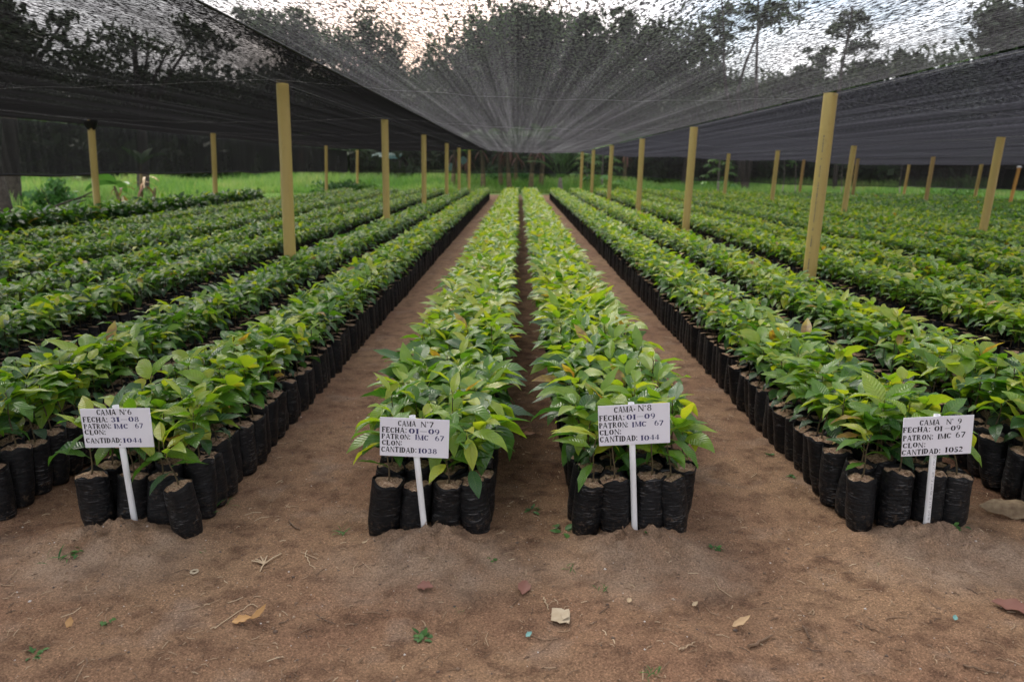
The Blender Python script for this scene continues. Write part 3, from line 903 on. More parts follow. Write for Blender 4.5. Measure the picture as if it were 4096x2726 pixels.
def glyph(ch):
    g = Ink()
    if ch == 'A':
        g.line(0.10, 0, 0.40, 1, 0.10, True); g.line(0.78, 0, 0.46, 1, 0.22, True); g.h(0.2, 0.66, 0.33)
        g.h(-0.02, 0.22, 0.035, 0.07); g.h(0.60, 0.96, 0.035, 0.07); w = 0.94
    elif ch == 'C':
        g.arc(0.42, 0.5, 0.42, 0.5, 38, 82); g.arc(0.42, 0.5, 0.42, 0.5, 98, 262); g.arc(0.42, 0.5, 0.42, 0.5, 278, 325)
        g.line(0.76, 0.70, 0.76, 0.98, 0.06, True); w = 0.84
    elif ch == 'D':
        g.v(0.16); g.arc(0.30, 0.5, 0.52, 0.5, -84, 84); w = 0.86
    elif ch in 'EF':
        g.v(0.16); g.h(0.2, 0.66, 0.96); g.h(0.2, 0.5, 0.52); g.line(0.66, 0.74, 0.66, 1, 0.07, True); g.line(0.5, 0.40, 0.5, 0.64, 0.06, True)
        if ch == 'E':
            g.h(0.2, 0.68, 0.04); g.line(0.68, 0, 0.68, 0.28, 0.07, True)
        w = 0.74
    elif ch == 'H':
        g.v(0.16); g.v(0.72); g.h(0.2, 0.7, 0.5); w = 0.88
    elif ch in 'I1':
        g.v(0.2); w = 0.40
        if ch == '1':
            g.line(0.02, 0.80, 0.16, 0.96, 0.09); w = 0.44
    elif ch == 'L':
        g.v(0.16); g.h(0.2, 0.66, 0.04); g.line(0.66, 0, 0.66, 0.32, 0.07, True); w = 0.72
    elif ch == 'M':
        g.v(0.10, w=0.08); g.v(0.90); g.line(0.12, 1, 0.46, 0.05, 0.17, True); g.line(0.86, 1, 0.50, 0.05, 0.08, True); w = 1.06
    elif ch == 'N':
        g.v(0.10, w=0.09); g.v(0.76, w=0.09); g.line(0.10, 1, 0.74, 0, 0.20, True); w = 0.88
    elif ch in 'O0':
        g.arc(0.42, 0.5, 0.42, 0.5, -82, 82); g.arc(0.42, 0.5, 0.42, 0.5, 98, 262); w = 0.86
    elif ch in 'PR':
        g.v(0.16); g.arc(0.28, 0.73, 0.40, 0.27, -88, 88, 0.19, 0.08); w = 0.72
        if ch == 'R':
            g.line(0.40, 0.46, 0.72, 0, 0.20, True); g.h(0.64, 0.88, 0.035, 0.07); w = 0.88
    elif ch == 'T':
        g.v(0.40); g.h(0.02, 0.78, 0.96); g.line(0.04, 0.70, 0.04, 1, 0.07, True); g.line(0.76, 0.70, 0.76, 1, 0.07, True); w = 0.82
    elif ch == '2':
        g.arc(0.32, 0.72, 0.30, 0.28, -30, 170); g.line(0.10, 0.08, 0.52, 0.58, 0.14, True); g.h(0.02, 0.64, 0.06, 0.13); w = 0.68
    elif ch == '3':
        g.arc(0.30, 0.75, 0.28, 0.25, -85, 160, 0.18); g.arc(0.30, 0.28, 0.32, 0.28, -160, 85, 0.19); w = 0.66
    elif ch == '4':
        g.line(0.50, 0, 0.50, 1, 0.19, True); g.line(0.06, 0.34, 0.46, 0.98, 0.09); g.h(0.0, 0.72, 0.29, 0.08); w = 0.72
    elif ch == '5':
        g.line(0.14, 0.5, 0.16, 1, 0.09, True); g.h(0.14, 0.60, 0.93, 0.14); g.arc(0.28, 0.32, 0.34, 0.32, -160, 130); w = 0.66
    elif ch == '6':
        g.arc(0.34, 0.31, 0.33, 0.31, 0, 360, 0.17, 0.07); g.arc(0.44, 0.44, 0.43, 0.56, 92, 190, 0.2); w = 0.68
    elif ch == '7':
        g.h(0.02, 0.64, 0.93, 0.14); g.line(0.22, 0, 0.60, 0.9, 0.2, True); w = 0.64
    elif ch == '8':
        g.arc(0.34, 0.75, 0.28, 0.25, 0, 360, 0.16, 0.07); g.arc(0.34, 0.27, 0.33, 0.28, 0, 360, 0.18, 0.07); w = 0.68
    elif ch == '9':
        g.arc(0.34, 0.69, 0.33, 0.31, 0, 360, 0.17, 0.07); g.arc(0.24, 0.56, 0.43, 0.56, -88, 10, 0.2); w = 0.68
    elif ch == ':':
        for y in (0.16, 0.72):
            g.h(0.02, 0.22, y, 0.2)
        w = 0.3
    elif ch == 'º':
        g.arc(0.10, 0.86, 0.11, 0.13, 0, 360, 0.08, 0.09, 10); w = 0.26
    elif ch == '-':
        g.h(0.0, 0.9, 0.45, 0.07); w = 0.9
    elif ch == '.':
        g.h(0.0, 0.2, 0.1, 0.2); w = 0.2
    else:
        w = 0.45
    return g.q, w


def lettering(mb, text, u0, u1, base, cap, bw, bh, z, r0):
    """text from u0 to u1 (fractions of the board width) standing on the baseline base (fraction from the top)"""
    gl = [glyph(c) for c in text]
    gap = 0.10
    tot = sum(w for _, w in gl) + gap * (len(gl) - 1)
    sx = (u1 - u0) * bw / tot
    sy = cap * bh
    x = (u0 - 0.5) * bw
    y = (0.5 - base) * bh
    k = 0
    for q, w in gl:
        dx, dy = r0.normal(0, 0.0004), r0.normal(0, 0.0006)
        for quad in q:
            k += 1
            V = [(x + a * sx + dx, -z - 0.00002 * (k % 5), y + b * sy + dy) for a, b in quad]
            mb.add(V, [[0, 1, 2, 3]])
        x += (w + gap) * sx


# sign: (centre, width, height, turn in degrees, pole base, pole top, lines)
SIGNS = {
    6: ((-1.395, 2.458, 0.402), 0.243, 0.1425, 0.9, (-1.379, 2.47, 0.0), (-1.399, 2.472, 0.480),
        [('k', 'CAMA', .235, .515, .165, .140), ('k', 'Nº6', .565, .740, .160, .135), ('k', 'FECHA:', .025, .385, .345, .135), ('b', '31-08', .425, .830, .340, .125),
         ('k', 'PATRON:', .025, .420, .510, .130), ('b', 'IMC', .460, .660, .515, .125), ('b', '67', .765, .875, .510, .125),
         ('k', 'CLON:', .025, .330, .665, .125), ('k', 'CANTIDAD:', .025, .545, .880, .130), ('b', '1044', .565, .835, .880, .120)]),
    7: ((-0.352, 2.395, 0.393), 0.234, 0.1375, -2.6, (-0.325, 2.407, 0.0), (-0.359, 2.409, 0.467),
        [('k', 'CAMA', .260, .520, .205, .140), ('k', 'Nº7', .590, .770, .205, .140), ('k', 'FECHA:', .030, .390, .385, .140), ('b', '01-09', .420, .860, .385, .135),
         ('k', 'PATRON:', .030, .445, .550, .135), ('b', 'IMC', .510, .705, .550, .135), ('b', '67', .800, .925, .545, .130),
         ('k', 'CLON:', .030, .325, .715, .130), ('k', 'CANTIDAD:', .020, .535, .895, .140), ('b', '1038', .560, .830, .895, .130)]),
    8: ((0.396, 2.437, 0.428), 0.244, 0.144, 3.2, (0.416, 2.449, 0.0), (0.385, 2.451, 0.502),
        [('k', 'CAMA', .225, .490, .180, .145), ('k', 'Nº8', .555, .745, .175, .150), ('k', 'FECHA:', .015, .370, .375, .135), ('b', '01-09', .395, .790, .370, .130),
         ('k', 'PATRON:', .010, .420, .555, .135), ('b', 'IMC', .470, .670, .555, .130), ('b', '67', .780, .905, .550, .130),
         ('k', 'CLON:', .010, .320, .725, .130), ('k', 'CANTIDAD:', .015, .545, .905, .140), ('b', '1044', .590, .850, .905, .130)]),
    9: ((1.433, 2.436, 0.391), 0.237, 0.1395, 3.0, (1.445, 2.448, 0.0), (1.430, 2.450, 0.463),
        [('k', 'CAMA', .230, .515, .210, .135), ('k', 'Nº 9', .610, .825, .205, .130), ('k', 'FECHA:', .000, .390, .385, .135), ('b', '01-09', .445, .815, .375, .130),
         ('k', 'PATRON:', .005, .440, .590, .140), ('b', 'IMC', .500, .695, .580, .135), ('b', '67', .760, .890, .565, .145),
         ('k', 'CLON:', .010, .340, .780, .130), ('k', 'CANTIDAD:', .005, .560, .960, .135), ('b', '1052', .625, .880, .945, .135)]),
}
SIGNLAB = {6: 'white bed sign lettered CAMA N°6 on a pole before the bed', 7: 'white bed sign lettered CAMA N°7, leaning, count 1038',
           8: 'white bed sign lettered CAMA N°8, tallest of the signs', 9: 'white bed sign lettered CAMA N°9 on a pipe printed with small text'}
for n, (c, bw, bh, ang, pb, pt, lines) in SIGNS.items():
    root = empty('bed_sign', (pb[0], pb[1], float(gz(pb[0], pb[1]))), SIGNLAB[n], 'sign', 'bed signs at the front of the beds')
    gp = np.array(root.location)
    r0 = np.random.default_rng(n)
    d = np.array(pt) - np.array(pb)
    m = MB()
    th = np.linspace(0, 2 * pi, 20, endpoint=False)
    # pipe, open at the top
    zz = [-0.05, 1.0]
    ax = d / np.linalg.norm(d)
    sA = np.cross(ax, [0, 1, 0]); sA /= np.linalg.norm(sA)
    sB = np.cross(ax, sA)
    L_ = np.linalg.norm(d)
    b0 = np.array(pb) - gp
    ring = lambda t, r: b0 + ax * t + r * (np.cos(th)[:, None] * sA + np.sin(th)[:, None] * sB)
    V = np.array([ring(-0.06, 0.0107), ring(L_ * 0.5, 0.0107), ring(L_, 0.0107), ring(L_, 0.0088), ring(L_ - 0.06, 0.0088)])
    m.add(V, grid_faces(5, 20, True))
    pole = m.obj('pole', M['white'], root)
    bo = MB()
    hw, hh, hd = bw / 2, bh / 2, 0.0016
    # board with softened edges
    P = [(-hw, -hh), (hw, -hh), (hw, hh), (-hw, hh)]
    V = []
    for y, k in ((hd, 0.0006), (hd - 0.0006, 0.0), (-hd + 0.0006, 0.0), (-hd, 0.0006)):
        V.append([(x - math.copysign(k, x), y, z - math.copysign(k, z)) for x, z in P])
    V = np.array(V)
    bo.add(V, grid_faces(4, 4, True))
    bo.add(V[0], [[3, 2, 1, 0]]); bo.add(V[3], [[0, 1, 2, 3]])
    board = bo.obj('board', M['board'], root, smooth=False)
    off = np.array(c) - gp
    off[1] = b0[1] + ax[1] * 0.4 - 0.0107 - hd
    board.location = off
    board.rotation_euler = (0, -radians(ang), 0)
    for colr, mt in (('k', 'ink'), ('b', 'ink' if n == 9 else 'blue')):
        lm = MB()
        for (cc, text, u0, u1, base, cap) in lines:
            if cc == colr:
                if text == '31-08' or text == '01-09':
                    f0 = 0.36 if n != 9 else 0.40
                    lettering(lm, text[:2], u0, u0 + (u1 - u0) * 0.33, base, cap, bw, bh, hd + 0.0003, r0)
                    lettering(lm, '-', u0 + (u1 - u0) * f0, u0 + (u1 - u0) * 0.59, base, cap, bw, bh, hd + 0.0003, r0)
                    lettering(lm, text[3:], u0 + (u1 - u0) * 0.63, u1, base, cap, bw, bh, hd + 0.0003, r0)
                else:
                    lettering(lm, text, u0, u1, base, cap, bw, bh, hd + 0.0003, r0)
        if colr == 'k':
            # screw heads on the pole line
            for v_ in ((0.12, 0.93) if n in (6, 8) else (0.10, 0.97)):
                cx_ = (v_ - 0.5) * 0.02 * bw + (0.0 if n != 8 else 0.004)
                a_ = np.linspace(0, 2 * pi, 10, endpoint=False)
                if n == 6 or (n == 8 and v_ < 0.5):
                    lm.add([(cx_ + 0.0028 * cos(t), -hd - 0.0006, (0.5 - v_) * bh + 0.0028 * sin(t)) for t in a_], [list(range(10))])
        lo = lm.obj('lettering', M[mt], board, smooth=False)
    if n == 9:
        cu = bpy.data.curves.new('print', 'FONT')
        cu.body = 'POTABLE NTI 10375  1/2"  21mm RDE 13.5  315 PSI  LOTE 1031  20160829'
        cu.size = 0.0088
        tmp = bpy.data.objects.new('tmp_print', cu)
        COL.objects.link(tmp)
        bpy.context.view_layer.update()
        me = bpy.data.meshes.new_from_object(tmp)
        bpy.data.objects.remove(tmp)
        wv = max(v.co.x for v in me.vertices)
        for v in me.vertices:               # wrap the line of print down the pipe
            tpos = L_ * 0.69 - v.co.x * (L_ * 0.62 / wv)
            an = (v.co.y - 0.003) / 0.0107
            vv = b0 + ax * tpos + 0.01085 * (sin(an) * np.array([1.0, 0, 0]) + cos(an) * np.array([0, -1.0, 0]))
            v.co = vv
        me.materials.append(M['print'])
        po = bpy.data.objects.new('pipe_print', me)
        COL.objects.link(po)
        po.parent = pole

# ------------------------------------------------------------------ posts
ROWS = [
    ('left post row beside the N°6 bed', -2.2, [(7.32, 2.06), (12.76, 2.02), (17.94, 1.98), (23.61, 1.95), (28.37, 1.92), (34.33, 1.96)], 0.08, 'post', 'left'),
    ('outer left post row', -7.3, [(13.23, 2.05), (18.49, 2.06), (23.8, 2.03), (29.24, 2.02), (34.87, 1.97)], 0.2, 'post', 'oleft'),
    ('right post row beyond the N°9 bed', 2.62, [(6.63, 1.88), (11.68, 1.85), (16.5, 1.84), (21.85, 1.84), (27.15, 1.82), (31.95, 1.83)], 0.10, 'post', 'right'),
    ('second right post row', 7.0, [(11.34, 1.69), (16.25, 1.69), (20.97, 1.70), (25.84, 1.70)], 0.19, 'post', 'right2'),
    ('third right post row', 12.1, [(22.65, 1.55), (27.63, 1.56), (32.86, 1.56)], 0.2, 'postdark', 'right3'),
    ('outermost right post row', 16.6, [(27.79, 1.36), (32.92, 1.36)], 0.22, 'post', 'right4'),
]
for rname, X, pl, lean, mk, key in ROWS:
    for k, (Y, zt) in enumerate(pl):
        g0 = float(gbase(X, Y))
        m = MB()
        lx = -lean * 0.5 + random.gauss(0, 0.008)
        pts = [(lx * (1 - q) * 1.0, random.gauss(0, 0.003), g0 - 0.1 + (zt - g0 + 0.1) * q) for q in np.linspace(0, 1, 5)]
        tube(m, pts, 0.057, 28)
        adj = {0: 'nearest', len(pl) - 1: 'farthest'}.get(k, ORD[k])
        colw = 'brownish shaded' if mk == 'postdark' else 'yellow'
        root = empty('support_post', (X, Y, 0), '%s %s plastic post of the %s' % (adj, colw, rname), 'post', 'plastic posts holding up the shade net')
        m.obj('pipe', M[mk], root)
        if key == 'right' and k == 0:
            pr = MB()
            r1 = random.Random(5)
            zc = 0.35
            while zc < 1.55:
                hh_ = r1.choice([0.008, 0.012, 0.016])
                an = -0.62
                for dz in (0,):
                    a_ = [an - 0.06, an + 0.06]
                    x0 = lx * (1 - zc / 1.88)
                    pr.add([(x0 + 0.0574 * sin(t), -0.0574 * cos(t), zc + z_) for t in a_ for z_ in (0, hh_)], [[0, 2, 3, 1]])
                zc += hh_ + r1.choice([0.006, 0.006, 0.012, 0.05])
            pr.obj('printed_marks', M['print'], root)
        if key == 'oleft' and k == 0:
            w_ = MB()
            ph = np.linspace(0, 2 * pi, 24, endpoint=False)
            rings = []
            for q, (rr, dz) in enumerate(((0.060, -0.16), (0.075, -0.12), (0.10, -0.07), (0.12, -0.02), (0.11, 0.0))):
                rings.append(np.stack([rr * np.cos(ph) * (1 + 0.15 * np.sin(3 * ph + q)), rr * np.sin(ph), zt + dz + 0.02 * np.sin(4 * ph + q)], -1))
            w_.add(np.array(rings), grid_faces(5, 24, True))
            w_.obj('net_wrap', M['hem'], root)

# ------------------------------------------------------------------ shade net
KX = [-9.5, -7.3, -2.2, 2.62, 7.0, 12.1, 16.6, 18.0]
KZ = [1.97, 2.06, 2.035, 1.87, 1.70, 1.56, 1.365, 1.30]


def roof_z(X, Y):
    X, Y = np.asarray(X, float), np.asarray(Y, float)
    z = np.interp(X, KX, KZ)
    i = np.clip(np.searchsorted(KX, X) - 1, 0, len(KX) - 2)
    a_ = np.array(KX)[i]; b_ = np.array(KX)[i + 1]
    q = (X - a_) / (b_ - a_)
    sag = np.sin(pi * q) * np.where(b_ - a_ > 3, 0.085, 0.0)
    z = z - sag + 0.012 * fbm(X * 0.9 + 5, Y * 0.35, 3) * np.sin(pi * q)
    z = z + 0.010 * np.sin(X * 9 + 3 * np.sin(Y * 0.1)) * np.sin(pi * q)
    z = z - 0.0015 * (Y - 7)
    return z + 0.01


def net_sheet(name, x0, x1, y0, y1, nx, ny, mk, label, dz=0.0, hem=None):
    xs, ys = np.linspace(x0, x1, nx), np.linspace(y0, y1, ny)
    XX, YY = np.meshgrid(xs, ys, indexing='ij')
    m = MB()
    m.add(np.stack([XX, YY, roof_z(XX, YY) + dz], -1), grid_faces(nx, ny), 0, 0, np.stack([XX, YY], -1))
    root = empty(name, (0, 0, 0), label, 'shade net', 'black shade net sheets stretched over the nursery')
    m.obj('cloth', M[mk], root)
    if hem is not None:
        h = MB()
        tube(h, np.stack([np.full(ny, hem), ys, roof_z(np.full(ny, hem), ys) + dz], -1), 0.006, 6)
        h.obj('hem', M['hem'], root)
    return root


net_sheet('shade_net', -8.0, -1.37, -9.0, 34.8, 90, 90, 'netdark', 'black shade net sheet over the beds beside the N°6 bed, darkest of them', -0.012, -1.37)
net_sheet('shade_net', -1.60, 2.62, -9.0, 34.8, 70, 90, 'net', 'shade net sheet over the middle beds with the treetops showing through', 0.012)
net_sheet('shade_net', 2.62, 17.2, -9.0, 34.2, 130, 90, 'netright', 'shade net sheet sloping down over the beds beyond the N°9 bed')


def curtain(label, path, top, bot, mk):
    """hanging side net along a path of (x, y); bot = list of bottom heights at the path points"""
    P = np.array(path, float)
    s = np.concatenate([[0], np.cumsum(np.linalg.norm(np.diff(P, axis=0), axis=1))])
    n = int(s[-1] / 0.25) + 2
    ss = np.linspace(0, s[-1], n)
    x, y = np.interp(ss, s, P[:, 0]), np.interp(ss, s, P[:, 1])
    zt, zb = np.interp(ss, s, top), np.interp(ss, s, bot)
    dirv = np.array([np.gradient(x), np.gradient(y)])
    nx_, ny_ = -dirv[1], dirv[0]
    ln = np.hypot(nx_, ny_)
    nx_, ny_ = nx_ / ln, ny_ / ln
    zb = zb + 0.03 * np.abs(np.sin(ss * pi / 5.2)) + 0.012 * np.sin(ss * 1.9)
    rows = []
    for q in np.linspace(0, 1, 9):
        wv = 0.05 * np.sin(ss * 2.1 + 1.5 * q) * q + 0.03 * np.sin(ss * 5.3 + 2 * q) * q
        rows.append(np.stack([x + nx_ * wv, y + ny_ * wv, zt + (zb - zt) * q], -1))
    V = np.array(rows)
    uv = np.stack(np.broadcast_arrays(ss[None], (1 - np.linspace(0, 1, 9))[:, None]), -1)
    m = MB()
    m.add(V, grid_faces(9, n), 0, 0, uv)
    root = empty('side_net', (0, 0, 0), label, 'side net', 'hanging side nets')
    m.obj('cloth', M[mk], root)
    h = MB()
    tube(h, V[-1], 0.022, 6)
    h.obj('hem', M['hem'], root)


curtain('black net hanging along the grassy side behind the outer left posts', [(-8.1, 8.0), (-8.1, 13.2), (-8.1, 18.5), (-8.1, 23.8), (-8.1, 29.2), (-7.7, 34.6)],
        [1.99, 2.02, 2.02, 2.0, 1.99, 1.94], [1.10, 1.12, 1.10, 1.08, 1.05, 1.0], 'curtain')
curtain('dark net hanging across the far end before the banana plants', [(-7.7, 34.9), (-2.2, 35.0), (2.7, 35.0), (7.0, 34.9), (12.1, 34.8), (17.05, 34.5)],
        [1.95, 1.95, 1.82, 1.68, 1.53, 1.34], [0.98, 0.95, 0.94, 0.70, 0.45, 0.32], 'endcurtain')
curtain('black net hanging along the outermost right posts', [(17.1, 20.0), (17.1, 27.8), (17.0, 34.4)], [1.33, 1.33, 1.32], [0.52, 0.45, 0.36], 'curtain')

# wires
WL = 'thin wire stretched along the net above the '
for lab, X in (('left post row beside the N°6 bed', -2.2), ('right post row beyond the N°9 bed', 2.62), ('second right post row', 7.0), ('third right post row', 12.1), ('outer left post row', -7.3)):
    ys = np.linspace(0.5, 34.3, 60)
    m = MB()
    tube(m, np.stack([np.full(60, X), ys, roof_z(np.full(60, X), ys) - 0.016], -1), 0.0013, 5)
    tag(m.obj('support_wire', M['wire']), WL + lab, 'wire', 'wires under the shade net')
for nm, Y in (('nearest', 6.9), ('second', 12.2), ('third', 17.2), ('fourth', 22.6), ('fifth', 27.8)):
    xs = np.linspace(-7.3, 12.1, 80)
    m = MB()
    tube(m, np.stack([xs, np.full(80, Y), roof_z(xs, np.full(80, Y)) - 0.016], -1), 0.0010, 5)
    tag(m.obj('support_wire', M['wire']), 'thin cross wire under the net at the %s line of posts' % nm, 'wire', 'wires under the shade net')


# ------------------------------------------------------------------ trees
def crown_mesh(blobs, n, size, r0, flat=0.9, clump=0.40, lo=0.15, hi=0.8):
    """many small leaf faces in clumps spread through ellipsoids (x, y, z, rx, ry, rz)"""
    m = MB()
    vol = np.array([b[3] * b[4] * b[5] for b in blobs]) ** 0.75
    for b, f in zip(blobs, vol / vol.sum()):
        nb = max(10, int(n * f))
        nc = max(4, int(nb / 38))
        d = r0.normal(0, 1, (nc, 3)); d /= np.linalg.norm(d, axis=1, keepdims=True)
        c = d * (r0.random((nc, 1)) ** 0.45)
        cz = r0.uniform(0.0, 1.0, nc)
        ci = r0.integers(0, nc, nb)
        q = c[ci] + r0.normal(0, clump * 0.55, (nb, 3)) * np.array([1, 1, flat])
        P = np.array(b[:3]) + q * np.array(b[3:6])
        s = size * r0.uniform(0.55, 1.35, nb)
        a1 = r0.normal(0, 1, (nb, 3)); a1 /= np.linalg.norm(a1, axis=1, keepdims=True)
        a2 = np.cross(a1, r0.normal(0, 1, (nb, 3))); a2 /= np.linalg.norm(a2, axis=1, keepdims=True) + 1e-9
        V = np.stack([P - a1 * s[:, None], P + a2 * s[:, None] * 0.42, P + a1 * s[:, None], P - a2 * s[:, None] * 0.42], 1)
        tone = np.clip(lo + (hi - lo) * (0.55 * cz[ci] + 0.45 * r0.random(nb)), 0, 1)
        m.add(V.reshape(-1, 3), np.arange(nb * 4).reshape(nb, 4), tone)
    return m


def tree(name, label, x, y, blobs, n, size, trunk_r, limbs=5, seed=0, cat='tree', group=None, crownm='crown', barkm='bark', lean=0.0, hi=0.8, clump=0.40, base_h=None):
    r0 = np.random.default_rng(seed)
    g0 = float(gbase(x, y))
    root = empty(name, (x, y, g0), label, cat, group)
    bz = min(b[2] for b in blobs)
    tz = max(b[2] for b in blobs)
    cx = np.mean([b[0] for b in blobs]); cy = np.mean([b[1] for b in blobs])
    hs = np.linspace(0, 1, 9)
    tp = np.stack([lean * hs * bz + (cx - lean * bz) * hs ** 2 * 0.7 + 0.10 * np.sin(hs * 5 + seed), cy * hs ** 2 * 0.5, hs * tz - 0.2], -1)
    m = MB()
    tube(m, tp, trunk_r * (1 - 0.72 * hs), 9)
    for k in range(limbs):
        b = blobs[k % len(blobs)]
        q = r0.uniform(0.4, 0.85)
        p0 = np.array([np.interp(q, hs, tp[:, i]) for i in range(3)])
        p1 = np.array(b[:3]) + r0.normal(0, 0.35, 3) * np.array(b[3:6])
        if p1[2] < p0[2] + 0.2:
            p1[2] = p0[2] + 0.3 + r0.random() * b[5]
        mid_ = (p0 + p1) / 2 + np.array([0, 0, 0.12 * np.linalg.norm(p1 - p0)])
        tt = np.linspace(0, 1, 6)[:, None]
        pp = (1 - tt) ** 2 * p0 + 2 * tt * (1 - tt) * mid_ + tt ** 2 * p1
        tube(m, pp, np.linspace(trunk_r * (1 - 0.72 * q) * 0.6, trunk_r * 0.08, 6), 6)
    m.obj('trunk', M[barkm], root)
    crown_mesh(blobs, n, size, r0, clump=clump, hi=hi).obj('crown', M[crownm], root, smooth=False)
    return root


K = 4096 / 2356.0


def at_depth(u, v, Y):
    """world x, z of the 2356-wide photo position (u, v) at distance Y along the beds (used to size the trees)"""
    a_, b_ = (u * K - 2048) / 3000, -(v * K - 1363) / 3000
    d = (a_, cos(PITCH) + b_ * sin(PITCH), -sin(PITCH) + b_ * cos(PITCH))
    c, s = cos(YAW), sin(YAW)
    dx, dy = c * d[0] - s * d[1], s * d[0] + c * d[1]
    return dx * Y / dy, HC + d[2] * Y / dy


def tree_px(name, label, Y, base_u, blobs_px, n, size, tr, **kw):
    """blobs given by their photo centre and radii, at distance Y"""
    bx, _ = at_depth(base_u, 430, Y)
    g0 = float(gbase(bx, Y))
    bl = []
    r0 = np.random.default_rng(kw.get('seed', 0) + 77)
    for (u, v, ru, rv) in blobs_px:
        X, Z = at_depth(u, v, Y)
        sc = Y / 1725.0
        bl.append((X - bx, r0.uniform(-0.4, 0.4) * ru * sc, Z - g0, ru * sc, max(ru * sc * 0.8, 0.5), rv * sc))
    return tree(name, label, bx, Y, bl, n, size, tr, **kw)


G = 'trees standing beyond the grass'
tree_px('broad_tree', 'huge rounded dense tree seen through the middle of the net', 52, 1190,
        [(1175, 120, 130, 90), (1090, 180, 100, 90), (1250, 130, 120, 95), (1330, 150, 90, 100), (1360, 80, 38, 40), (1200, 45, 60, 34), (1120, 250, 150, 70), (1290, 240, 140, 80), (1400, 200, 80, 90)],
        17000, 0.28, 0.55, limbs=9, seed=1, group=G)
tree_px('broad_tree', 'dark lumpy tree right of the huge rounded tree', 55, 1520,
        [(1470, 110, 70, 60), (1540, 150, 90, 80), (1450, 190, 80, 80), (1600, 200, 80, 80), (1530, 250, 130, 70), (1420, 60, 40, 36)], 9500, 0.27, 0.45, limbs=7, seed=2, group=G)
tree_px('tall_tree', 'pale tall tree with feathery top above the left seam of the net', 56, 850,
        [(845, 85, 42, 60), (800, 130, 60, 45), (890, 110, 45, 50), (870, 180, 70, 50)], 4200, 0.20, 0.28, limbs=8, seed=3, group=G, clump=0.42)
tree_px('tall_tree', 'feathery tall tree nearest the left seam of the net', 56, 690,
        [(690, 60, 48, 36), (640, 75, 55, 34), (730, 110, 80, 45), (600, 50, 36, 26), (560, 40, 30, 22)], 4200, 0.20, 0.28, limbs=8, seed=4, group=G, clump=0.42)
tree_px('tall_tree', 'low spreading tree between the feathery trees and the rounded tree', 58, 950,
        [(950, 210, 90, 45), (1000, 170, 40, 60), (880, 240, 90, 45), (780, 210, 80, 45)], 5200, 0.24, 0.3, limbs=7, seed=5, group=G)
# slender trees on the right: forked bare stems with thin tops
for lab, u0, stems, bl, sd_ in (
        ('slender forked tree with bare stems seen through the right net', 1715, [(1672, 30, 1660), (1745, 0, 1745), (1700, 10, 1790)],
         [(1665, 40, 45, 40), (1740, 20, 60, 35), (1800, 30, 50, 40), (1640, 100, 50, 40)], 6),
        ('slender straight tree with thin side tufts seen through the right net', 1920, [(1935, 60, 1965)],
         [(1900, 110, 40, 26), (1985, 95, 45, 26), (1960, 40, 50, 36), (2000, 140, 35, 18), (1880, 160, 30, 20)], 7)):
    Y = 40
    bx, _ = at_depth(u0, 430, Y)
    root = empty('slender_tree', (bx, Y, float(gbase(bx, Y))), lab, 'tree', G)
    m = MB()
    for (um, vt, ut) in stems:
        x1, z1 = at_depth(um, 190, Y); x2, z2 = at_depth(ut, vt - 60, Y)
        tt = np.linspace(0, 1, 8)
        xs = np.interp(tt, [0, 0.45, 1], [0, x1 - bx, x2 - bx]); zs = np.interp(tt, [0, 0.45, 1], [-0.2, z1, z2])
        tube(m, np.stack([xs + 0.06 * np.sin(tt * 9), 0.2 * tt, zs], -1), np.linspace(0.13, 0.035, 8), 7)
    m.obj('trunk', M['bark'], root)
    bl2 = []
    for (u, v, ru, rv) in bl:
        X, Z = at_depth(u, v, Y)
        bl2.append((X - bx, 0.2, Z, ru * Y / 1725, ru * Y / 1725, rv * Y / 1725))
    crown_mesh(bl2, 2200, 0.13, np.random.default_rng(sd_), clump=0.24).obj('crown', M['crown'], root, smooth=False)
tree_px('bushy_tree', 'bushy tree low behind the slender straight tree', 46, 2080, [(2090, 150, 60, 36), (2010, 175, 80, 34), (2150, 200, 100, 60), (1930, 210, 80, 36), (2050, 230, 120, 60)],
        6500, 0.22, 0.3, seed=8, group=G)
tree_px('bushy_tree', 'bushy tree below the forked slender tree', 48, 1760, [(1760, 210, 70, 36), (1690, 240, 90, 40), (1830, 230, 80, 40), (1860, 180, 50, 30)], 5200, 0.22, 0.3, seed=9, group=G)
tree_px('big_tree', 'big dark tree at the right edge of the photo', 24, 2420, [(2360, 60, 90, 70), (2320, 130, 60, 50), (2400, 180, 110, 80), (2300, 40, 45, 22), (2340, 240, 90, 60)], 9500, 0.13, 0.35, seed=10, group=G, hi=0.45)
tree_px('big_tree', 'big dark tree at the left edge with a bare stem in front', 22, 30, [(0, 60, 70, 90), (-80, 120, 120, 120), (30, 170, 90, 50), (150, 50, 30, 20)], 5500, 0.13, 0.30, seed=11, group=G, hi=0.45)
tree_px('leafy_tree', 'dark tree showing faintly through the dense left net', 30, 330, [(300, 90, 90, 40), (430, 70, 60, 34), (260, 160, 120, 60), (480, 110, 70, 40), (170, 200, 120, 70)], 2600, 0.15, 0.26, seed=12, group=G)
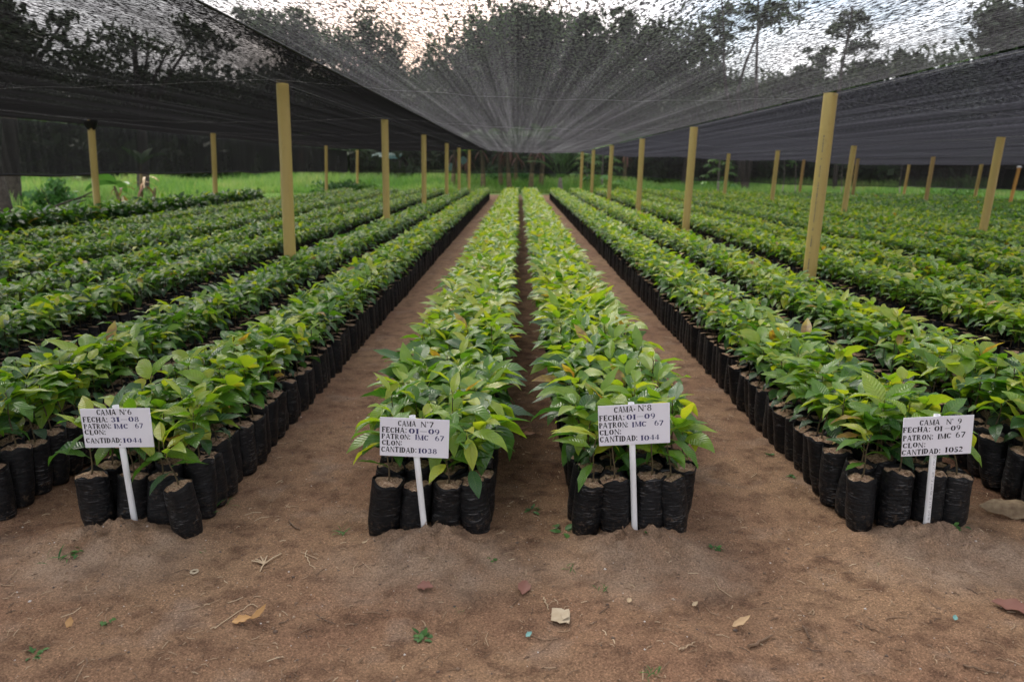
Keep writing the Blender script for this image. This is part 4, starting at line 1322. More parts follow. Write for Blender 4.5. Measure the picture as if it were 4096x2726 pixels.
# row of forest trees that closes the view behind the field
frs = []
FL = [(-250, 62), (-60, 58), (90, 64), (230, 60), (360, 62), (470, 66), (590, 60), (720, 64), (1000, 66), (1120, 62), (1340, 64), (1450, 60), (1640, 62), (1820, 60), (1960, 64), (2110, 58), (2260, 62), (2420, 56), (2600, 60)]
for k, (u, Y) in enumerate(FL):
    dd = random.uniform(-15, 15)
    tree_px('forest_tree', 'dark forest tree beyond the field, %s from the left in the back row' % (ORD[k] if k < 20 else 'last'), Y, u,
            [(u + dd, 250, 95, 60), (u - 60, 310, 90, 60), (u + 60, 300, 90, 60), (u, 350, 120, 55), (u + 25, 210, 60, 40)], 4200, 0.34, 0.28, seed=30 + k, limbs=5, group='forest trees of the back row',
            hi=0.6)
# undergrowth wall: one mass nobody could count
r0 = np.random.default_rng(99)
bl = [(x, 63 + r0.uniform(-2, 2), 1.5 + r0.uniform(-0.4, 1.6), r0.uniform(2, 3.5), 1.5, r0.uniform(1.6, 2.6)) for x in np.arange(-60, 61, 1.9)]
bl += [(x, 47.5 + r0.uniform(-1.5, 1.5), 1.0 + r0.uniform(-0.3, 0.9), r0.uniform(1.4, 2.6), 1.2, r0.uniform(1.0, 1.9)) for x in np.arange(-46, 52, 1.25) if not -10.5 < x < -7.0]
bl += [(x, 70 + r0.uniform(-3, 5), 2.2 + r0.uniform(-0.4, 5.0), r0.uniform(2.5, 4.5), 2.0, r0.uniform(2.2, 4.2)) for x in np.arange(-75, 76, 1.5)]
m = crown_mesh(bl, 150000, 0.42, r0, hi=0.4)
tag(m.obj('undergrowth', M['crown'], smooth=False), 'dark undergrowth closing the view under the forest trees', 'undergrowth', kind='stuff')

# trunks standing in the field at the right
for k, (u, Y, r_, lab) in enumerate(((1578, 44, 0.23, 'thick dark trunked tree, first right of the path end'), (1617, 46, 0.20, 'dark trunked tree beside the thick trunked one'),
                                     (1692, 46, 0.17, 'dark trunked tree behind the papaya'), (1505, 48, 0.13, 'thin trunked tree by the orange leaf'))):
    tree_px('trunk_tree', lab, Y, u, [(u, 280, 70, 50), (u - 30, 330, 60, 30), (u + 40, 320, 60, 34)], 1300, 0.26, r_, seed=60 + k, limbs=4, group='dark trunked trees at the field edge', hi=0.6)


# ------------------------------------------------------------------ bananas, palm, papaya, bushes
def big_leaves(m, r0, n, z, L, Wd, e0, dr, tone, spread=1.0, nu=8, base=(0, 0), fold=0.15, prof=(0.8, 0.45)):
    az = np.arange(n) * 2.4 + r0.uniform(0, 6) + r0.normal(0, 0.2, n)
    P = np.tile([base[0], base[1], z], (n, 1)).astype(float)
    V, Fc, uv, nf = leaves(P, az, r0.normal(e0, 0.2, n), np.clip(r0.normal(dr, 0.3, n), 0.1, 3), L * r0.uniform(0.75, 1.15, n), np.full(n, Wd) * r0.uniform(0.8, 1.1, n),
                           r0.normal(0, 0.25, n), np.full(n, fold), nu, 2, 0.0, prof)
    m.add(V, Fc, np.repeat(np.clip(r0.normal(tone, 0.12, n), 0, 1), nf), 0, uv)


def banana(x, y, h, label, seed, nleaf=7, group='banana plants beyond the far net'):
    r0 = np.random.default_rng(seed)
    root = empty('banana_plant', (x, y, float(gbase(x, y))), label, 'banana plant', group)
    m = MB()
    hs = np.linspace(0, 1, 6)
    tube(m, np.stack([0.08 * np.sin(hs * 2 + seed), 0 * hs, hs * h], -1), 0.14 * (1 - 0.45 * hs), 9)
    m.obj('stem', M['banstem'], root)
    l = MB()
    big_leaves(l, r0, nleaf, h - 0.05, 1.9, 0.5, 0.95, 1.7, 0.4)
    l.obj('leaves', M['green'], root)
    d = MB()
    big_leaves(d, r0, 5, h - 0.25, 0.9, 0.12, -0.7, 0.9, 0.12)
    d.obj('dead_leaves', M['dry'], root)


BN = [(1045, 39, 2.1, 'first'), (1075, 41, 1.9, 'second'), (1108, 38.5, 2.3, 'third'), (1150, 40, 2.2, 'fourth'), (1172, 38.5, 2.4, 'fifth'), (1190, 42, 2.0, 'sixth'), (1225, 38.5, 2.2, 'seventh'), (1245, 40, 2.3, 'eighth')]
for k, (u, Y, h, o_) in enumerate(BN):
    bx, _ = at_depth(u, 430, Y)
    banana(bx, Y, h, 'banana plant behind the far net, %s from the left of its clump' % o_, 200 + k)
for k, (u, Y, h) in enumerate(((1440, 43, 2.3), (700, 44, 2.4))):
    bx, _ = at_depth(u, 430, Y)
    banana(bx, Y, h, ('banana plant with an orange dead leaf among the right trunks', 'banana plant alone behind the left side net')[k], 230 + k)
# withered banana in the grass on the left
bx, _ = at_depth(318, 430, 20.5)
r0 = np.random.default_rng(5)
root = empty('banana_plant', (bx, 20.5, 0), 'withered banana plant with drooping brown leaves in the left grass', 'banana plant')
m = MB()
for dx, hh_, ln in ((0, 1.35, 0.14), (-0.45, 0.75, -0.2), (0.3, 0.7, 0.15)):
    hs = np.linspace(0, 1, 6)
    tube(m, np.stack([dx + ln * hs, 0 * hs, hs * hh_], -1), 0.065 * (1 - 0.5 * hs), 9)
m.obj('stem', M['banstem'], root)
d = MB()
for k_ in range(3):
    big_leaves(d, r0, 3, 0.75 + 0.12 * k_, 0.5, 0.07, -0.5 + 0.4 * k_, 1.2, 0.15 + 0.35 * k_, base=(0.2, 0))
    big_leaves(d, r0, 3, 0.5 + 0.1 * k_, 0.42, 0.07, -0.5 + 0.4 * k_, 1.1, 0.9 - 0.35 * k_, base=(-0.45, 0))
d.obj('dead_leaves', M['dry'], root)
l = MB()
big_leaves(l, r0, 4, 1.3, 0.75, 0.26, 1.0, 0.6, 0.35, base=(0.14, 0))
big_leaves(l, r0, 4, 0.8, 0.8, 0.3, 0.4, 0.9, 0.3, base=(-0.6, 0))
l.obj('leaves', M['green'], root)


def palm(u, Y, label, seed):
    r0 = np.random.default_rng(seed)
    bx, _ = at_depth(u, 430, Y)
    root = empty('young_palm', (bx, Y, float(gbase(bx, Y))), label, 'palm')
    m = MB()
    hs = np.linspace(0, 1, 5)
    tube(m, np.stack([0 * hs, 0 * hs, hs * 0.75], -1), 0.15 * (1 - 0.5 * hs), 10)
    m.obj('trunk', M['palebark'], root)
    l = MB()
    for k in range(11):
        az = r0.uniform(0, 6.28)
        az = [0.25, 2.9, 0.9, 2.2, -0.4, 3.6, 1.57, 4.7, 5.4, 0.0, 3.1][k] + r0.normal(0, 0.1)
        e0 = [0.95, 0.9, 1.25, 1.2, 0.8, 0.8, 1.35, 1.1, 1.0, 1.1, 1.15][k]
        n = 26
        tt = np.linspace(0, 1, n)
        e = e0 - 0.95 * tt ** 1.5
        ds = 2.2 / n
        rr, zz = np.cumsum(np.cos(e)) * ds, 0.65 + np.cumsum(np.sin(e)) * ds
        C = np.stack([rr * cos(az), rr * sin(az), zz], -1)
        tube(l, C, np.linspace(0.022, 0.004, n), 5, 0.6)
        ii = np.arange(7, n)
        for sgn in (-1, 1):
            P = C[ii]
            V, Fc, uv, nf = leaves(P, np.full(len(ii), az) + sgn * 0.95, e[ii] - 0.15, np.full(len(ii), 0.5), 0.55 * np.sin(pi * (0.15 + 0.8 * tt[ii])) + 0.1,
                                   np.full(len(ii), 0.04), np.full(len(ii), 0.0), np.full(len(ii), 0.2), 3, 1)
            l.add(V, Fc, np.repeat(r0.uniform(0.2, 0.6, len(ii)), nf), 0, uv)
    l.obj('fronds', M['green'], root)


palm(1289, 36.6, 'young palm with arching feathery fronds at the end of the path', 3)


def papaya(u, Y, h, label, seed, sc=1.0):
    r0 = np.random.default_rng(seed)
    bx, _ = at_depth(u, 430, Y)
    root = empty('papaya_plant', (bx, Y, float(gbase(bx, Y))), label, 'papaya plant')
    m = MB()
    hs = np.linspace(0, 1, 5)
    tube(m, np.stack([0 * hs, 0 * hs, hs * h], -1), 0.06 * (1 - 0.4 * hs), 8)
    m.obj('stem', M['palebark'], root)
    l = MB()
    for k in range(17):
        az, z0 = k * 2.4, h * (0.45 + 0.55 * k / 17)
        e = -0.35 + 1.4 * k / 17
        ln = (0.6 - 0.25 * k / 17) * sc
        p1 = np.array([ln * cos(e) * cos(az), ln * cos(e) * sin(az), z0 + ln * sin(e)])
        tube(l, [(0, 0, z0), p1 * 0.5 + [0, 0, z0 * 0.5 + 0.03], p1], 0.01, 5, 0.7)
        n = 7
        aa = az + np.linspace(-1.9, 1.9, n)
        V, Fc, uv, nf = leaves(np.tile(p1, (n, 1)), aa, np.full(n, -0.15) + r0.normal(0, 0.1, n), np.full(n, 0.9), np.full(n, 0.34 * sc) * (1 - 0.25 * np.abs(np.linspace(-1, 1, n))),
                               np.full(n, 0.13 * sc), np.zeros(n), np.full(n, 0.1), 4, 2)
        l.add(V, Fc, np.repeat(np.full(n, np.clip(0.45 + 0.4 * k / 17 + r0.normal(0, 0.1), 0, 0.9)), nf), 0, uv)
    l.obj('leaves', M['green'], root)


papaya(1652, 37.5, 1.7, 'young papaya plant standing in the bright grass', 4, 1.2)
papaya(1385, 39.0, 2.0, 'broad leafy papaya plant right of the young palm', 5, 1.5)
papaya(1350, 40.5, 1.7, 'small papaya plant just behind the young palm', 6, 1.2)


def bush(u, Y, r_, h, label, seed, mk='green', size=0.09, n=900, lo=0.0, hi=0.6):
    r1 = np.random.default_rng(seed)
    bx, _ = at_depth(u, 430, Y)
    root = empty('bush', (bx, Y, float(gbase(bx, Y))), label, 'bush')
    m = MB()
    for k in range(7):
        a_ = k * 0.9
        tube(m, [(0, 0, -0.02), (0.3 * r_ * cos(a_), 0.3 * r_ * sin(a_), h * 0.5), (0.7 * r_ * cos(a_), 0.7 * r_ * sin(a_), h * 0.85)], [0.02, 0.014, 0.006], 5)
    m.obj('stems', M['bark'], root)
    crown_mesh([(0, 0, h * 0.5, r_, r_ * 0.8, h * 0.52), (r_ * 0.5, 0, h * 0.35, r_ * 0.6, r_ * 0.6, h * 0.4), (-r_ * 0.6, 0, h * 0.3, r_ * 0.5, r_ * 0.5, h * 0.35)], n, size, r1, lo=lo, hi=hi).obj('foliage', M[mk], root, smooth=False)


bush(770, 31.0, 1.0, 0.75, 'dark green bush by the end of the outer left beds', 21, lo=0.0, hi=0.4)
bush(815, 31.6, 0.9, 0.6, 'light green bush by the end of the outer left beds', 22, lo=0.45, hi=0.95)
bush(1600, 41, 0.55, 0.6, 'small dark bush beside the trunks in the grass', 23, lo=0.1, hi=0.5)
bush(2185, 36, 1.2, 1.0, 'rounded light green bush by the right field edge', 24, lo=0.3, hi=0.8)
bush(120, 19.5, 0.55, 0.9, 'leafy green bush behind the fallen branches', 25, lo=0.1, hi=0.55)
bush(1110, 42.5, 1.3, 1.2, 'dark shrub between the left banana stems at the far end', 27, lo=0.0, hi=0.3, n=1500)
bush(1195, 42.8, 1.1, 1.1, 'dark shrub behind the middle banana stems at the far end', 28, lo=0.0, hi=0.3, n=1400)
bush(1405, 38.0, 0.8, 0.5, 'low yellowish bush in the grass by the papaya', 26, lo=0.6, hi=1.0, n=500)

# small saplings with thin stems at the right field edge
for k, (u, Y) in enumerate(((1800, 36.5), (1828, 36.5), (1936, 36), (2072, 36), (2230, 36), (2246, 36))):
    bx, _ = at_depth(u, 430, Y)
    root = empty('thin_sapling', (bx, Y, float(gbase(bx, Y))), '%s thin pale sapling from the left at the right field edge' % ORD[k], 'sapling', 'thin saplings at the field edge')
    m = MB()
    hs = np.linspace(0, 1, 6)
    tube(m, np.stack([0.05 * np.sin(hs * 4 + k), 0 * hs, hs * 2.1], -1), 0.03 * (1 - 0.6 * hs), 6)
    m.obj('stem', M['palebark'], root)
    crown_mesh([(0, 0, 1.9, 0.5, 0.5, 0.4)], 160, 0.08, np.random.default_rng(400 + k)).obj('crown', M['green'], root, smooth=False)

# fallen branches on the left grass
r0 = np.random.default_rng(8)
bx, _ = at_depth(40, 430, 14.5)
m = MB()
for k in range(9):
    az, e_ = r0.uniform(-0.35, 0.5), r0.uniform(0.12, 0.42)
    p = np.array([r0.uniform(-1.0, 0.3), r0.uniform(-0.5, 0.5), 0.05])
    L_ = r0.uniform(1.3, 2.4)
    pts = [p + L_ * q * np.array([cos(az) * cos(e_), sin(az), sin(e_)]) + np.array([0, 0, -0.10 * q * q]) + r0.normal(0, 0.02, 3) for q in np.linspace(0, 1, 7)]
    tube(m, pts, np.linspace(0.034, 0.010, 7), 6)
    for j in (3, 4, 5):
        d_ = np.array([0.3, r0.uniform(-0.4, 0.4), r0.uniform(-0.1, 0.3)])
        tube(m, [pts[j], pts[j] + d_ * 0.6, pts[j] + d_ * 1.1], [0.010, 0.007, 0.004], 5)
tag(m.obj('fallen_branches', M['bark'], loc=(bx, 14.5, 0)), 'heap of bare fallen branches lying in the left grass', 'branches')
tree_px('thick_tree', 'thick trunked tree rooted behind the fallen branches', 19, -14, [(10, 120, 130, 60), (-60, 200, 120, 60)], 1500, 0.14, 0.30, seed=77, limbs=4, hi=0.4)

# turquoise roofed shed and tarp far behind the net
sx_, _ = at_depth(880, 430, 56)
root = empty('shed', (sx_, 56, 0), 'shed with turquoise roof glimpsed through the far net', 'shed')
m = MB(); box(m, (-1.1, 0, 0), (1.1, 2.5, 1.75)); m.obj('wall', M['shed'], root, smooth=False)
m = MB()
m.add([(-1.3, -0.4, 1.755), (1.3, -0.4, 1.755), (1.3, 2.9, 2.2), (-1.3, 2.9, 2.2), (-1.3, -0.4, 1.80), (1.3, -0.4, 1.80), (1.3, 2.9, 2.25), (-1.3, 2.9, 2.25)],
      [(0, 3, 2, 1), (4, 5, 6, 7), (0, 1, 5, 4), (1, 2, 6, 5), (2, 3, 7, 6), (3, 0, 4, 7)])
m.obj('roof', M['teal'], root, smooth=False)
for k, (u, v, lab) in enumerate(((1036, 384, 'lowest'), (1052, 375, 'middle'), (1066, 369, 'topmost'))):
    X, Z = at_depth(u, v, 39.6)
    m = MB()
    th = np.linspace(0, 2 * pi, 14, endpoint=False)
    for y_ in (-0.03, 0.03):
        m.add([(0.17 * cos(t) * (1 + 0.2 * sin(3 * t + k)), y_, 0.2 * sin(t)) for t in th] + [(0, y_ * 1.8, 0)], [[i, (i + 1) % 14, 14] for i in range(14)])
    m.add([(0.17 * cos(t) * (1 + 0.2 * sin(3 * t + k)), y_, 0.2 * sin(t)) for y_ in (-0.03, 0.03) for t in th], grid_faces(2, 14, True))
    tag(m.obj('fruit_bag', M['teal'], loc=(X, 39.6, Z)), '%s turquoise plastic bag hanging among the banana plants' % lab, 'plastic bag', 'turquoise bags in the banana plants')

# second shade structure at the far right
bx, _ = at_depth(2318, 489, 23.5)
g0 = float(gbase(bx, 23.5))
root = empty('support_post', (bx, 23.5, g0), 'orange bamboo post with a white cap at the right edge', 'post')
m = MB()
tube(m, [(0.0, 0, -0.1), (0.07, 0, 0.7), (0.15, 0, 1.42)], 0.05, 16); m.obj('pole', M['orange'], root)
m = MB(); tube(m, [(0.15, 0, 1.42), (0.152, 0, 1.45), (0.154, 0, 1.475)], [0.062, 0.06, 0.03], 14); m.obj('cap', M['white'], root)
curtain('small black net hung on the orange bamboo post', [(bx - 0.5, 23.6), (bx + 3.0, 23.0)], [g0 + 1.35, g0 + 1.5], [g0 + 0.78, g0 + 0.72], 'curtain')
m = MB()
for z_ in range(5):
    xs = np.linspace(0, 3.4, 12)
    tube(m, np.stack([xs, 0.12 * z_ + 0.02 * np.sin(xs * 3 + z_), 0.05 + 0.02 * np.sin(xs * 2 + z_)], -1), 0.05, 8)
bx2, _ = at_depth(2150, 465, 27.5)
tag(m.obj('log_pile', M['palebark'], loc=(bx2 - 0.3, 29.6, float(gbase(bx2, 29)))), 'pale bamboo poles lying at the end of the right beds', 'poles')

# ------------------------------------------------------------------ grass field
r0 = np.random.default_rng(12)


def blades(xy, h, w, tone):
    n = len(xy)
    a_ = r0.uniform(0, 2 * pi, n)
    lean = r0.normal(0, 0.30, (n, 2)) * h[:, None]
    z0 = gbase(xy[:, 0], 0)
    ca, sa = np.cos(a_) * w, np.sin(a_) * w
    V = np.stack([np.stack([xy[:, 0] - ca, xy[:, 1] - sa, z0 - 0.01], -1), np.stack([xy[:, 0] + ca, xy[:, 1] + sa, z0 - 0.01], -1),
                  np.stack([xy[:, 0] + ca * 0.8 + lean[:, 0] * 0.35, xy[:, 1] + sa * 0.8 + lean[:, 1] * 0.35, z0 + h * 0.6], -1),
                  np.stack([xy[:, 0] - ca * 0.8 + lean[:, 0] * 0.35, xy[:, 1] - sa * 0.8 + lean[:, 1] * 0.35, z0 + h * 0.6], -1),
                  np.stack([xy[:, 0] + lean[:, 0], xy[:, 1] + lean[:, 1], z0 + h], -1)], 1)
    idx = np.arange(n)[:, None] * 5
    return V.reshape(-1, 3), idx + np.array([[0, 1, 2, 3]]), idx + np.array([[3, 2, 4]]), tone


mb = MB()


def add_grass(x, y, h, w, tone):
    xy = np.stack([x, y], -1)
    V, q, t, tn = blades(xy, h, w, tone)
    n0 = mb.n
    mb.add(V, q, tn)
    mb.v.append(np.zeros((0, 3))); mb.f.append(t + n0); mb.t.append(tn); mb.m.append(np.zeros(len(t), int)); mb.uv.append(np.zeros((0, 2)))


n = 62000
y = 36.2 + 11.5 * r0.random(n) ** 1.2
x = r0.uniform(-0.78, 0.80, n) * y
h = (0.32 + 0.5 * np.clip((y - 37) / 4, 0, 1)) * (0.7 + 0.6 * r0.random(n)) * (0.8 + 0.8 * fbm(x * 0.25, y * 0.25, 3))
add_grass(x, y, np.clip(h, 0.08, 1.1), 0.014 + 0.010 * r0.random(n), np.clip(0.5 + 0.7 * fbm(x * 0.4 + 9, y * 0.4, 3) + r0.normal(0, 0.14, n), 0, 0.93))
n = 26000
y = 8 + 28 * r0.random(n)
x = -8.5 - 16 * r0.random(n) ** 1.4
keep = x > -0.8 * y - 1
x, y = x[keep], y[keep]
n = len(x)
tall = np.clip((-x - 12.0) / 2.5 + 0.6 * fbm(x * 0.4, y * 0.3, 3), 0, 1) * np.clip((y - 17) / 4, 0.05, 1)
add_grass(x, y, (0.06 + 0.50 * tall) * (0.7 + 0.6 * r0.random(n)), 0.010 + 0.008 * r0.random(n), np.clip(0.55 + 0.5 * fbm(x * 0.5, y * 0.5, 3) + r0.normal(0, 0.16, n), 0, 1))
tag(mb.obj('grass', M['grass'], smooth=False), 'bright green grass of the open field around the nursery', 'grass', kind='stuff')

# ------------------------------------------------------------------ litter on the foreground
def ground_at(u, v):
    a_, b_ = (u * K - 2048) / 3000, -(v * K - 1363) / 3000
    d = (a_, cos(PITCH) + b_ * sin(PITCH), -sin(PITCH) + b_ * cos(PITCH))
    c, s = cos(YAW), sin(YAW)
    t = -HC / d[2]
    x, y = (c * d[0] - s * d[1]) * t, (s * d[0] + c * d[1]) * t
    return x, y, float(gz(x, y))


def dry_leaf(u, v, L, Wd, az, tone, label, curl=0.5, roll=0.2, name='dry_leaf', cat='dry leaf', mk='dry', group='fallen leaves on the sand'):
    x, y, z = ground_at(u, v)
    V, Fc, uv, nf = leaves(np.array([[-L / 2 * cos(az), -L / 2 * sin(az), 0.004 + 0.12 * L * curl]]), np.array([az]), np.array([0.25 * curl]), np.array([-0.9 * curl + 0.3]), np.array([L]), np.array([Wd]),
                           np.array([roll]), np.array([0.35]), 9, 4, 0.25, (0.9, 0.7))
    V = np.concatenate([V, V - [0, 0, 0.0012]])
    Fc = np.concatenate([Fc, Fc[:, ::-1] + len(V) // 2])
    V[:, 2] += max(0, 0.003 - V[:, 2].min())
    m = MB()
    m.add(V, Fc, tone)
    tag(m.obj(name, M[mk], loc=(x, y, z)), label, cat, group)


dry_leaf(558, 1434, 0.058, 0.030, 0.15, 0.62, 'flat orange dry leaf beside the bent straw')
dry_leaf(601, 1421, 0.060, 0.018, 0.5, 0.62, 'curled orange dry leaf touching the flat orange one', 1.2, 0.6)
dry_leaf(164, 1437, 0.032, 0.022, 1.4, 0.66, 'small curled orange dry leaf at the shady left', 1.6)
dry_leaf(979, 1360, 0.055, 0.038, -0.3, 0.30, 'purplish brown dry leaf before the N°7 sign', 0.4)
dry_leaf(1206, 1352, 0.075, 0.040, 1.4, 0.26, 'reddish brown dry leaf below the gap between N°7 and N°8', 0.3)
dry_leaf(1706, 1454, 0.062, 0.022, 0.25, 0.80, 'pale torn dry leaf right of the middle foreground', 0.9)
dry_leaf(2338, 1410, 0.130, 0.050, -0.75, 0.22, 'big rust red dry leaf cut by the right edge', 0.3)
dry_leaf(1212, 1008, 0.085, 0.035, -0.2, 0.42, 'light brown dry leaf in the gap between the N°7 and N°8 beds', 0.5)
dry_leaf(1195, 1000, 0.10, 0.02, 0.1, 0.20, 'dark narrow dry leaf behind the light brown one in the gap', 0.6)
dry_leaf(1600, 1392, 0.022, 0.014, 0.3, 0.95, 'tiny cream leaf scrap in the right foreground', 1.0)
dry_leaf(1448, 1385, 0.02, 0.015, 0.9, 0.9, 'tiny cream paper-like flake near the cardboard', 0.6)
dry_leaf(1218, 1460, 0.022, 0.016, 0.4, 0.5, 'turquoise plastic scrap below the cardboard', 1.0, 0.2, 'plastic_scrap', 'plastic scrap', 'teal', None)
dry_leaf(2195, 1436, 0.018, 0.014, 1.0, 0.5, 'turquoise plastic scrap in the right foreground', 1.0, 0.2, 'plastic_scrap', 'plastic scrap', 'teal', None)

# large dead leaf leaning on the bags by sign 9
x, y, z = ground_at(2330, 1185)
V, Fc, uv, nf = leaves(np.array([[-0.10, 0.05, 0.03]]), np.array([-0.42]), np.array([0.35]), np.array([0.95]), np.array([0.25]), np.array([0.085]), np.array([0.55]), np.array([-0.55]), 14, 6, 0.2, (0.9, 0.85))
V = np.concatenate([V, V - [0, 0, 0.0015]]); Fc = np.concatenate([Fc, Fc[:, ::-1] + len(V) // 2])
V[:, 2] += max(0, 0.002 - V[:, 2].min())
m = MB(); m.add(V, Fc, 0.93)
tag(m.obj('dead_leaf', M['tan'], loc=(x, y, z)), 'large crumpled tan dead leaf lying against the bags beyond the N°9 sign', 'dead leaf')

# torn cardboard
x, y, z = ground_at(1290, 1417)
outl = [(-0.030, -0.030), (-0.012, -0.032), (-0.006, -0.040), (0.012, -0.036), (0.022, -0.044), (0.026, -0.020), (0.028, 0.012), (0.026, 0.030), (0.012, 0.026), (0.004, 0.036), (-0.024, 0.034)]
m = MB()
for zz in (0.006, 0.0072):
    m.add([(a_, b_, zz + 0.10 * abs(a_)) for a_, b_ in outl], [list(range(len(outl)))])
m.add([(a_, b_, zz + 0.10 * abs(a_)) for zz in (0.006, 0.0072) for a_, b_ in outl], grid_faces(2, len(outl), True))
m.add([(0.004, -0.030, 0.012), (0.024, -0.020, 0.016), (0.020, 0.006, 0.022), (0.000, 0.0, 0.010)], [[0, 1, 2, 3]])
tag(m.obj('cardboard_scrap', M['card'], loc=(x, y, z), smooth=False), 'torn piece of pale cardboard lying on the sand', 'cardboard')

# washer
x, y, z = ground_at(448, 1322)
m = MB()
th = np.linspace(0, 2 * pi, 24, endpoint=False)
m.add(np.array([[(r_ * cos(t), r_ * sin(t), zz) for t in th] for r_, zz in ((0.007, 0.001), (0.007, 0.004), (0.014, 0.004), (0.014, 0.001))]), grid_faces(4, 24, True))
tag(m.obj('ring_washer', M['card'], loc=(x, y, z + 0.003)), 'small tan ring washer on the sand before the N°6 sign', 'washer')


def twig(pts_uv, r_, tone, label, mk='straw', lift=0.004, name='twig', cat='twig', kinks=0.002):
    P = np.array([ground_at(u, v) for u, v in pts_uv])
    t0, t1 = np.linspace(0, 1, len(P)), np.linspace(0, 1, 14)
    Q = np.stack([np.interp(t1, t0, P[:, i]) for i in range(3)], -1)
    Q[:, :2] += rng.normal(0, kinks, (14, 2))
    o = Q.mean(0)
    Q[:, 2] = np.array([float(gz(a_, b_)) for a_, b_ in Q[:, :2]]) + r_ + lift * rng.random(14)
    m = MB()
    tube(m, Q - o, np.linspace(r_, r_ * 0.6, 14), 6, tone)
    tag(m.obj(name, M[mk], loc=o), label, cat, 'twigs on the sand')


twig([(497, 1446), (540, 1412), (574, 1390), (586, 1392), (592, 1398)], 0.0016, 0.9, 'bent pale straw stalk beside the orange leaves')
twig([(665, 1198), (676, 1212), (692, 1220)], 0.0032, 0.15, 'short dark stick between the N°6 and N°7 beds')
twig([(706, 1270), (704, 1285), (712, 1300), (724, 1312)], 0.0018, 0.95, 'thin curved pale straw left of the N°7 bed')
twig([(1415, 1210), (1428, 1232), (1442, 1252)], 0.0042, 0.12, 'dark stick on the sand mound before the N°8 sign')
twig([(1722, 1497), (1750, 1484), (1776, 1468)], 0.0050, 0.22, 'grey brown stick in the right foreground', kinks=0.0008)
twig([(1845, 1448), (1858, 1462), (1864, 1478)], 0.0030, 0.10, 'dark crooked twig right of the grey brown stick')
twig([(1563, 1510), (1580, 1502), (1598, 1490)], 0.0024, 0.75, 'curly tan twig near the bottom edge')
twig([(2215, 1540), (2260, 1552), (2300, 1560)], 0.0032, 0.18, 'dark straight stick near the lower right corner')
twig([(1250, 1378), (1262, 1402)], 0.0024, 0.8, 'short straw above the cardboard')
twig([(1990, 1440), (2010, 1450), (2040, 1462)], 0.0022, 0.2, 'thin dark twig in the right sand')
twig([(412, 1406), (470, 1396), (510, 1382)], 0.0012, 0.7, 'long thin straw before the N°6 bed')
# dry stalk with fingers
x, y, z = ground_at(608, 1300)
m = MB()
for a_, L_ in ((1.05, 0.075), (1.7, 0.05), (2.1, 0.052), (2.5, 0.048), (2.8, 0.05), (-1.5, 0.05)):
    tube(m, [(0, 0, 0.004), (L_ * 0.5 * cos(a_), L_ * 0.5 * sin(a_), 0.008), (L_ * cos(a_), L_ * sin(a_), 0.006)], [0.003, 0.0026, 0.0022], 6, 0.9)
tag(m.obj('dry_stalk', M['straw'], loc=(x, y, z)), 'pale dry stalk with spread fingers between N°6 and N°7', 'stalk')


def weed(u, v, n, L, label, seed, e=0.35, wr_=0.28, tone=0.35, name='weed', cat='weed'):
    r1 = np.random.default_rng(seed)
    x, y, z = ground_at(u, v)
    az = r1.uniform(0, 6.28, n)
    P = np.stack([r1.normal(0, L * 0.35, n), r1.normal(0, L * 0.35, n), np.full(n, 0.002)], -1)
    V, Fc, uv, nf = leaves(P, az, r1.normal(e, 0.25, n), np.clip(r1.normal(0.8, 0.3, n), 0.1, 2), L * r1.uniform(0.6, 1.2, n), L * wr_ * r1.uniform(0.7, 1.2, n), r1.normal(0, 0.2, n), np.full(n, 0.2), 5, 2)
    m = MB()
    m.add(V, Fc, np.repeat(np.clip(r1.normal(tone, 0.12, n), 0, 0.9), nf), 0, uv)
    tag(m.obj(name, M['green'], loc=(x, y, z)), label, cat, 'small weeds on the sand')


WD = [(975, 1460, 13, 0.032, 'small green weed left of the cardboard'), (1645, 1258, 16, 0.022, 'patch of small green leaves right of the N°8 bed'),
      (1500, 1556, 18, 0.028, 'grass tuft at the bottom edge'), (180, 1285, 9, 0.03, 'dark green weed before the N°6 bed'), (1390, 1358, 9, 0.03, 'thin green sprig right of the reddish leaf'),
      (1300, 1220, 9, 0.05, 'green weed at the left foot of the N°8 bed'), (1132, 1290, 6, 0.02, 'tiny weed before the N°7 bed'), (1310, 1312, 8, 0.032, 'small grass sprig left of the N°8 mound'),
      (2200, 1240, 8, 0.03, 'green weed right before the N°9 sign'), (790, 1230, 8, 0.045, 'green grass sprig left of the N°7 bed'), (520, 1165, 8, 0.06, 'grass sprig leaning on the N°6 bags'),
      (1820, 1100, 10, 0.024, 'small weed at the foot of the N°9 bed, farther'), (1855, 1085, 8, 0.022, 'small weed against the N°9 bags'), (1770, 1050, 9, 0.022, 'small weed in the path beside the N°9 bags'),
      (135, 1300, 8, 0.06, 'arched grass at the shady left'), (1220, 1175, 9, 0.03, 'small weed in the mouth of the gap between N°7 and N°8'), (250, 1430, 6, 0.025, 'tiny weed in the shady left foreground'),
      (1060, 1405, 5, 0.016, 'tiny sprig right of the purplish leaf'), (470, 1280, 5, 0.016, 'tiny sprig before the N°6 mound'), (80, 1500, 10, 0.03, 'weed in the lower left corner'),
      (1485, 1248, 5, 0.014, 'tiny clover on the N°8 mound'), (2020, 1300, 5, 0.015, 'tiny sprig before the N°9 mound')]
for k, (u, v, n, L, lab) in enumerate(WD):
    grassy = 'grass' in lab or 'sprig' in lab
    weed(u, v, n, L, lab, 700 + k, e=0.8 if grassy else 0.3, wr_=0.10 if grassy else 0.42)

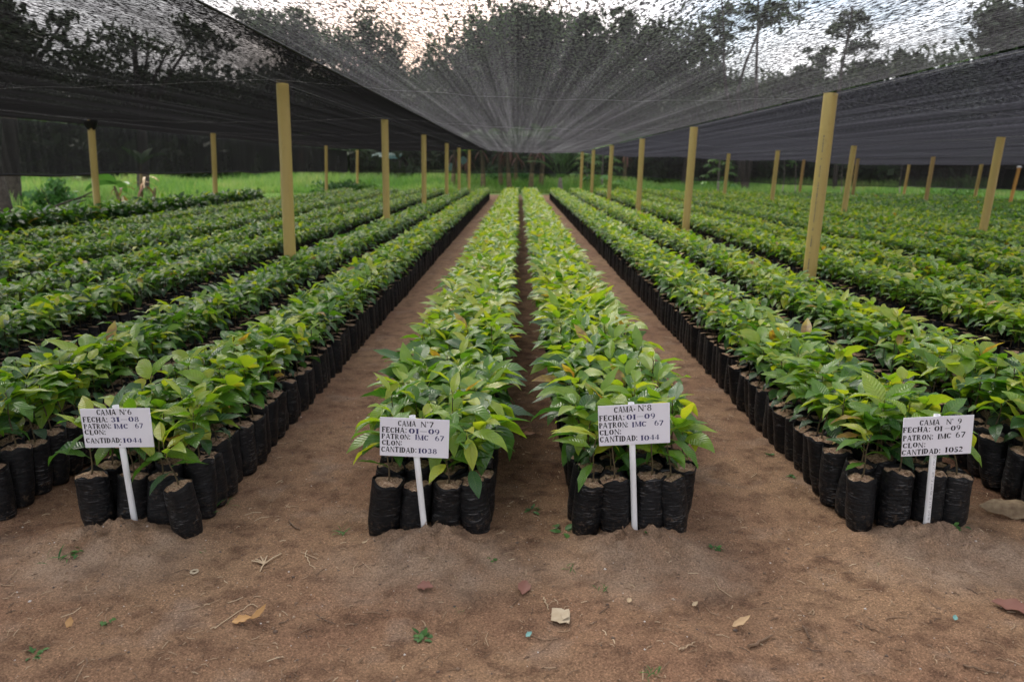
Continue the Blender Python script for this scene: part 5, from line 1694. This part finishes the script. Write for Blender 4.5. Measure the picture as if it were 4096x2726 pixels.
# pebbles and straw bits: stuff
r0 = np.random.default_rng(21)
mb = MB()
n = 30000
y = 1.15 + 5.2 * r0.random(n) ** 1.35
x = r0.uniform(-0.72, 0.74, n) * (y + 0.15)
onb = np.zeros(n, bool)
for b in BEDS:
    onb |= (np.abs(x - b) < 0.215) & (y > 2.44)
x, y = x[~onb], y[~onb]
dens = np.exp(-np.minimum.reduce([((x - c[0]) / 0.35) ** 2 + ((y - c[1] + 0.08) / 0.25) ** 2 for c in MOUNDS]))
kp = r0.random(len(x)) < 0.35 + 0.65 * dens
x, y = x[kp], y[kp]
n = len(x)
s = np.exp(r0.normal(-6.3, 0.45, n))
clod = r0.random(n) < 0.06
s = np.where(clod, np.exp(r0.normal(-5.35, 0.3, n)), s)
base = np.array([[1, 0, 0], [-1, 0, 0], [0, 1, 0], [0, -1, 0], [0, 0, 1], [0, 0, -0.6]], float)
V = base[None] * s[:, None, None] * r0.uniform(0.6, 1.3, (n, 6, 1))
rot = r0.uniform(0, 6.28, n)
V = np.stack([V[..., 0] * np.cos(rot)[:, None] - V[..., 1] * np.sin(rot)[:, None], V[..., 0] * np.sin(rot)[:, None] + V[..., 1] * np.cos(rot)[:, None], V[..., 2] * 0.7], -1)
V += np.stack([x, y, gz(x, y)], -1)[:, None]
oc = np.array([[0, 2, 4], [2, 1, 4], [1, 3, 4], [3, 0, 4], [2, 0, 5], [1, 2, 5], [3, 1, 5], [0, 3, 5]])
mb.add(V.reshape(-1, 3), (oc[None] + (np.arange(n) * 6)[:, None, None]).reshape(-1, 3), np.repeat(np.where(clod, r0.uniform(0.1, 0.35, n), np.clip(r0.normal(0.45, 0.3, n), 0, 1)), 8))
tag(mb.obj('gravel', M['pebble'], smooth=False), 'tiny pebbles and grit scattered on the sandy ground', 'gravel', kind='stuff')

mb = MB()
n = 5200
y = 1.15 + 5.5 * r0.random(n) ** 1.25
x = r0.uniform(-0.72, 0.74, n) * (y + 0.15)
onb = np.zeros(n, bool)
for b in BEDS:
    onb |= (np.abs(x - b) < 0.215) & (y > 2.44)
x, y = x[~onb], y[~onb]
n = len(x)
L = np.exp(r0.normal(-4.1, 0.6, n)); az = r0.uniform(0, pi, n); w = r0.uniform(0.0007, 0.0016, n)
dx, dy = np.cos(az), np.sin(az)
p0 = np.stack([x - dx * L / 2, y - dy * L / 2], -1); p2 = np.stack([x + dx * L / 2, y + dy * L / 2], -1)
p1 = (p0 + p2) / 2 + np.stack([-dy, dx], -1) * (r0.normal(0, 0.12, n) * L)[:, None]
rows = []
for p, hgt in ((p0, 0.001), (p1, 0.003), (p2, 0.001)):
    zz = gz(p[:, 0], p[:, 1]) + hgt
    for sg, dz in ((-1, 0), (0, 0.002), (1, 0)):
        rows.append(np.stack([p[:, 0] - dy * w * sg, p[:, 1] + dx * w * sg, zz + dz], -1))
V = np.stack(rows, 1)
fb = grid_faces(3, 3)
mb.add(V.reshape(-1, 3), (fb[None] + (np.arange(n) * 9)[:, None, None]).reshape(-1, 4), np.repeat(np.clip(r0.normal(0.45, 0.28, n), 0, 1), 4))
tag(mb.obj('litter', M['straw'], smooth=False), 'bits of straw and small plant litter scattered on the sandy ground', 'litter', kind='stuff')
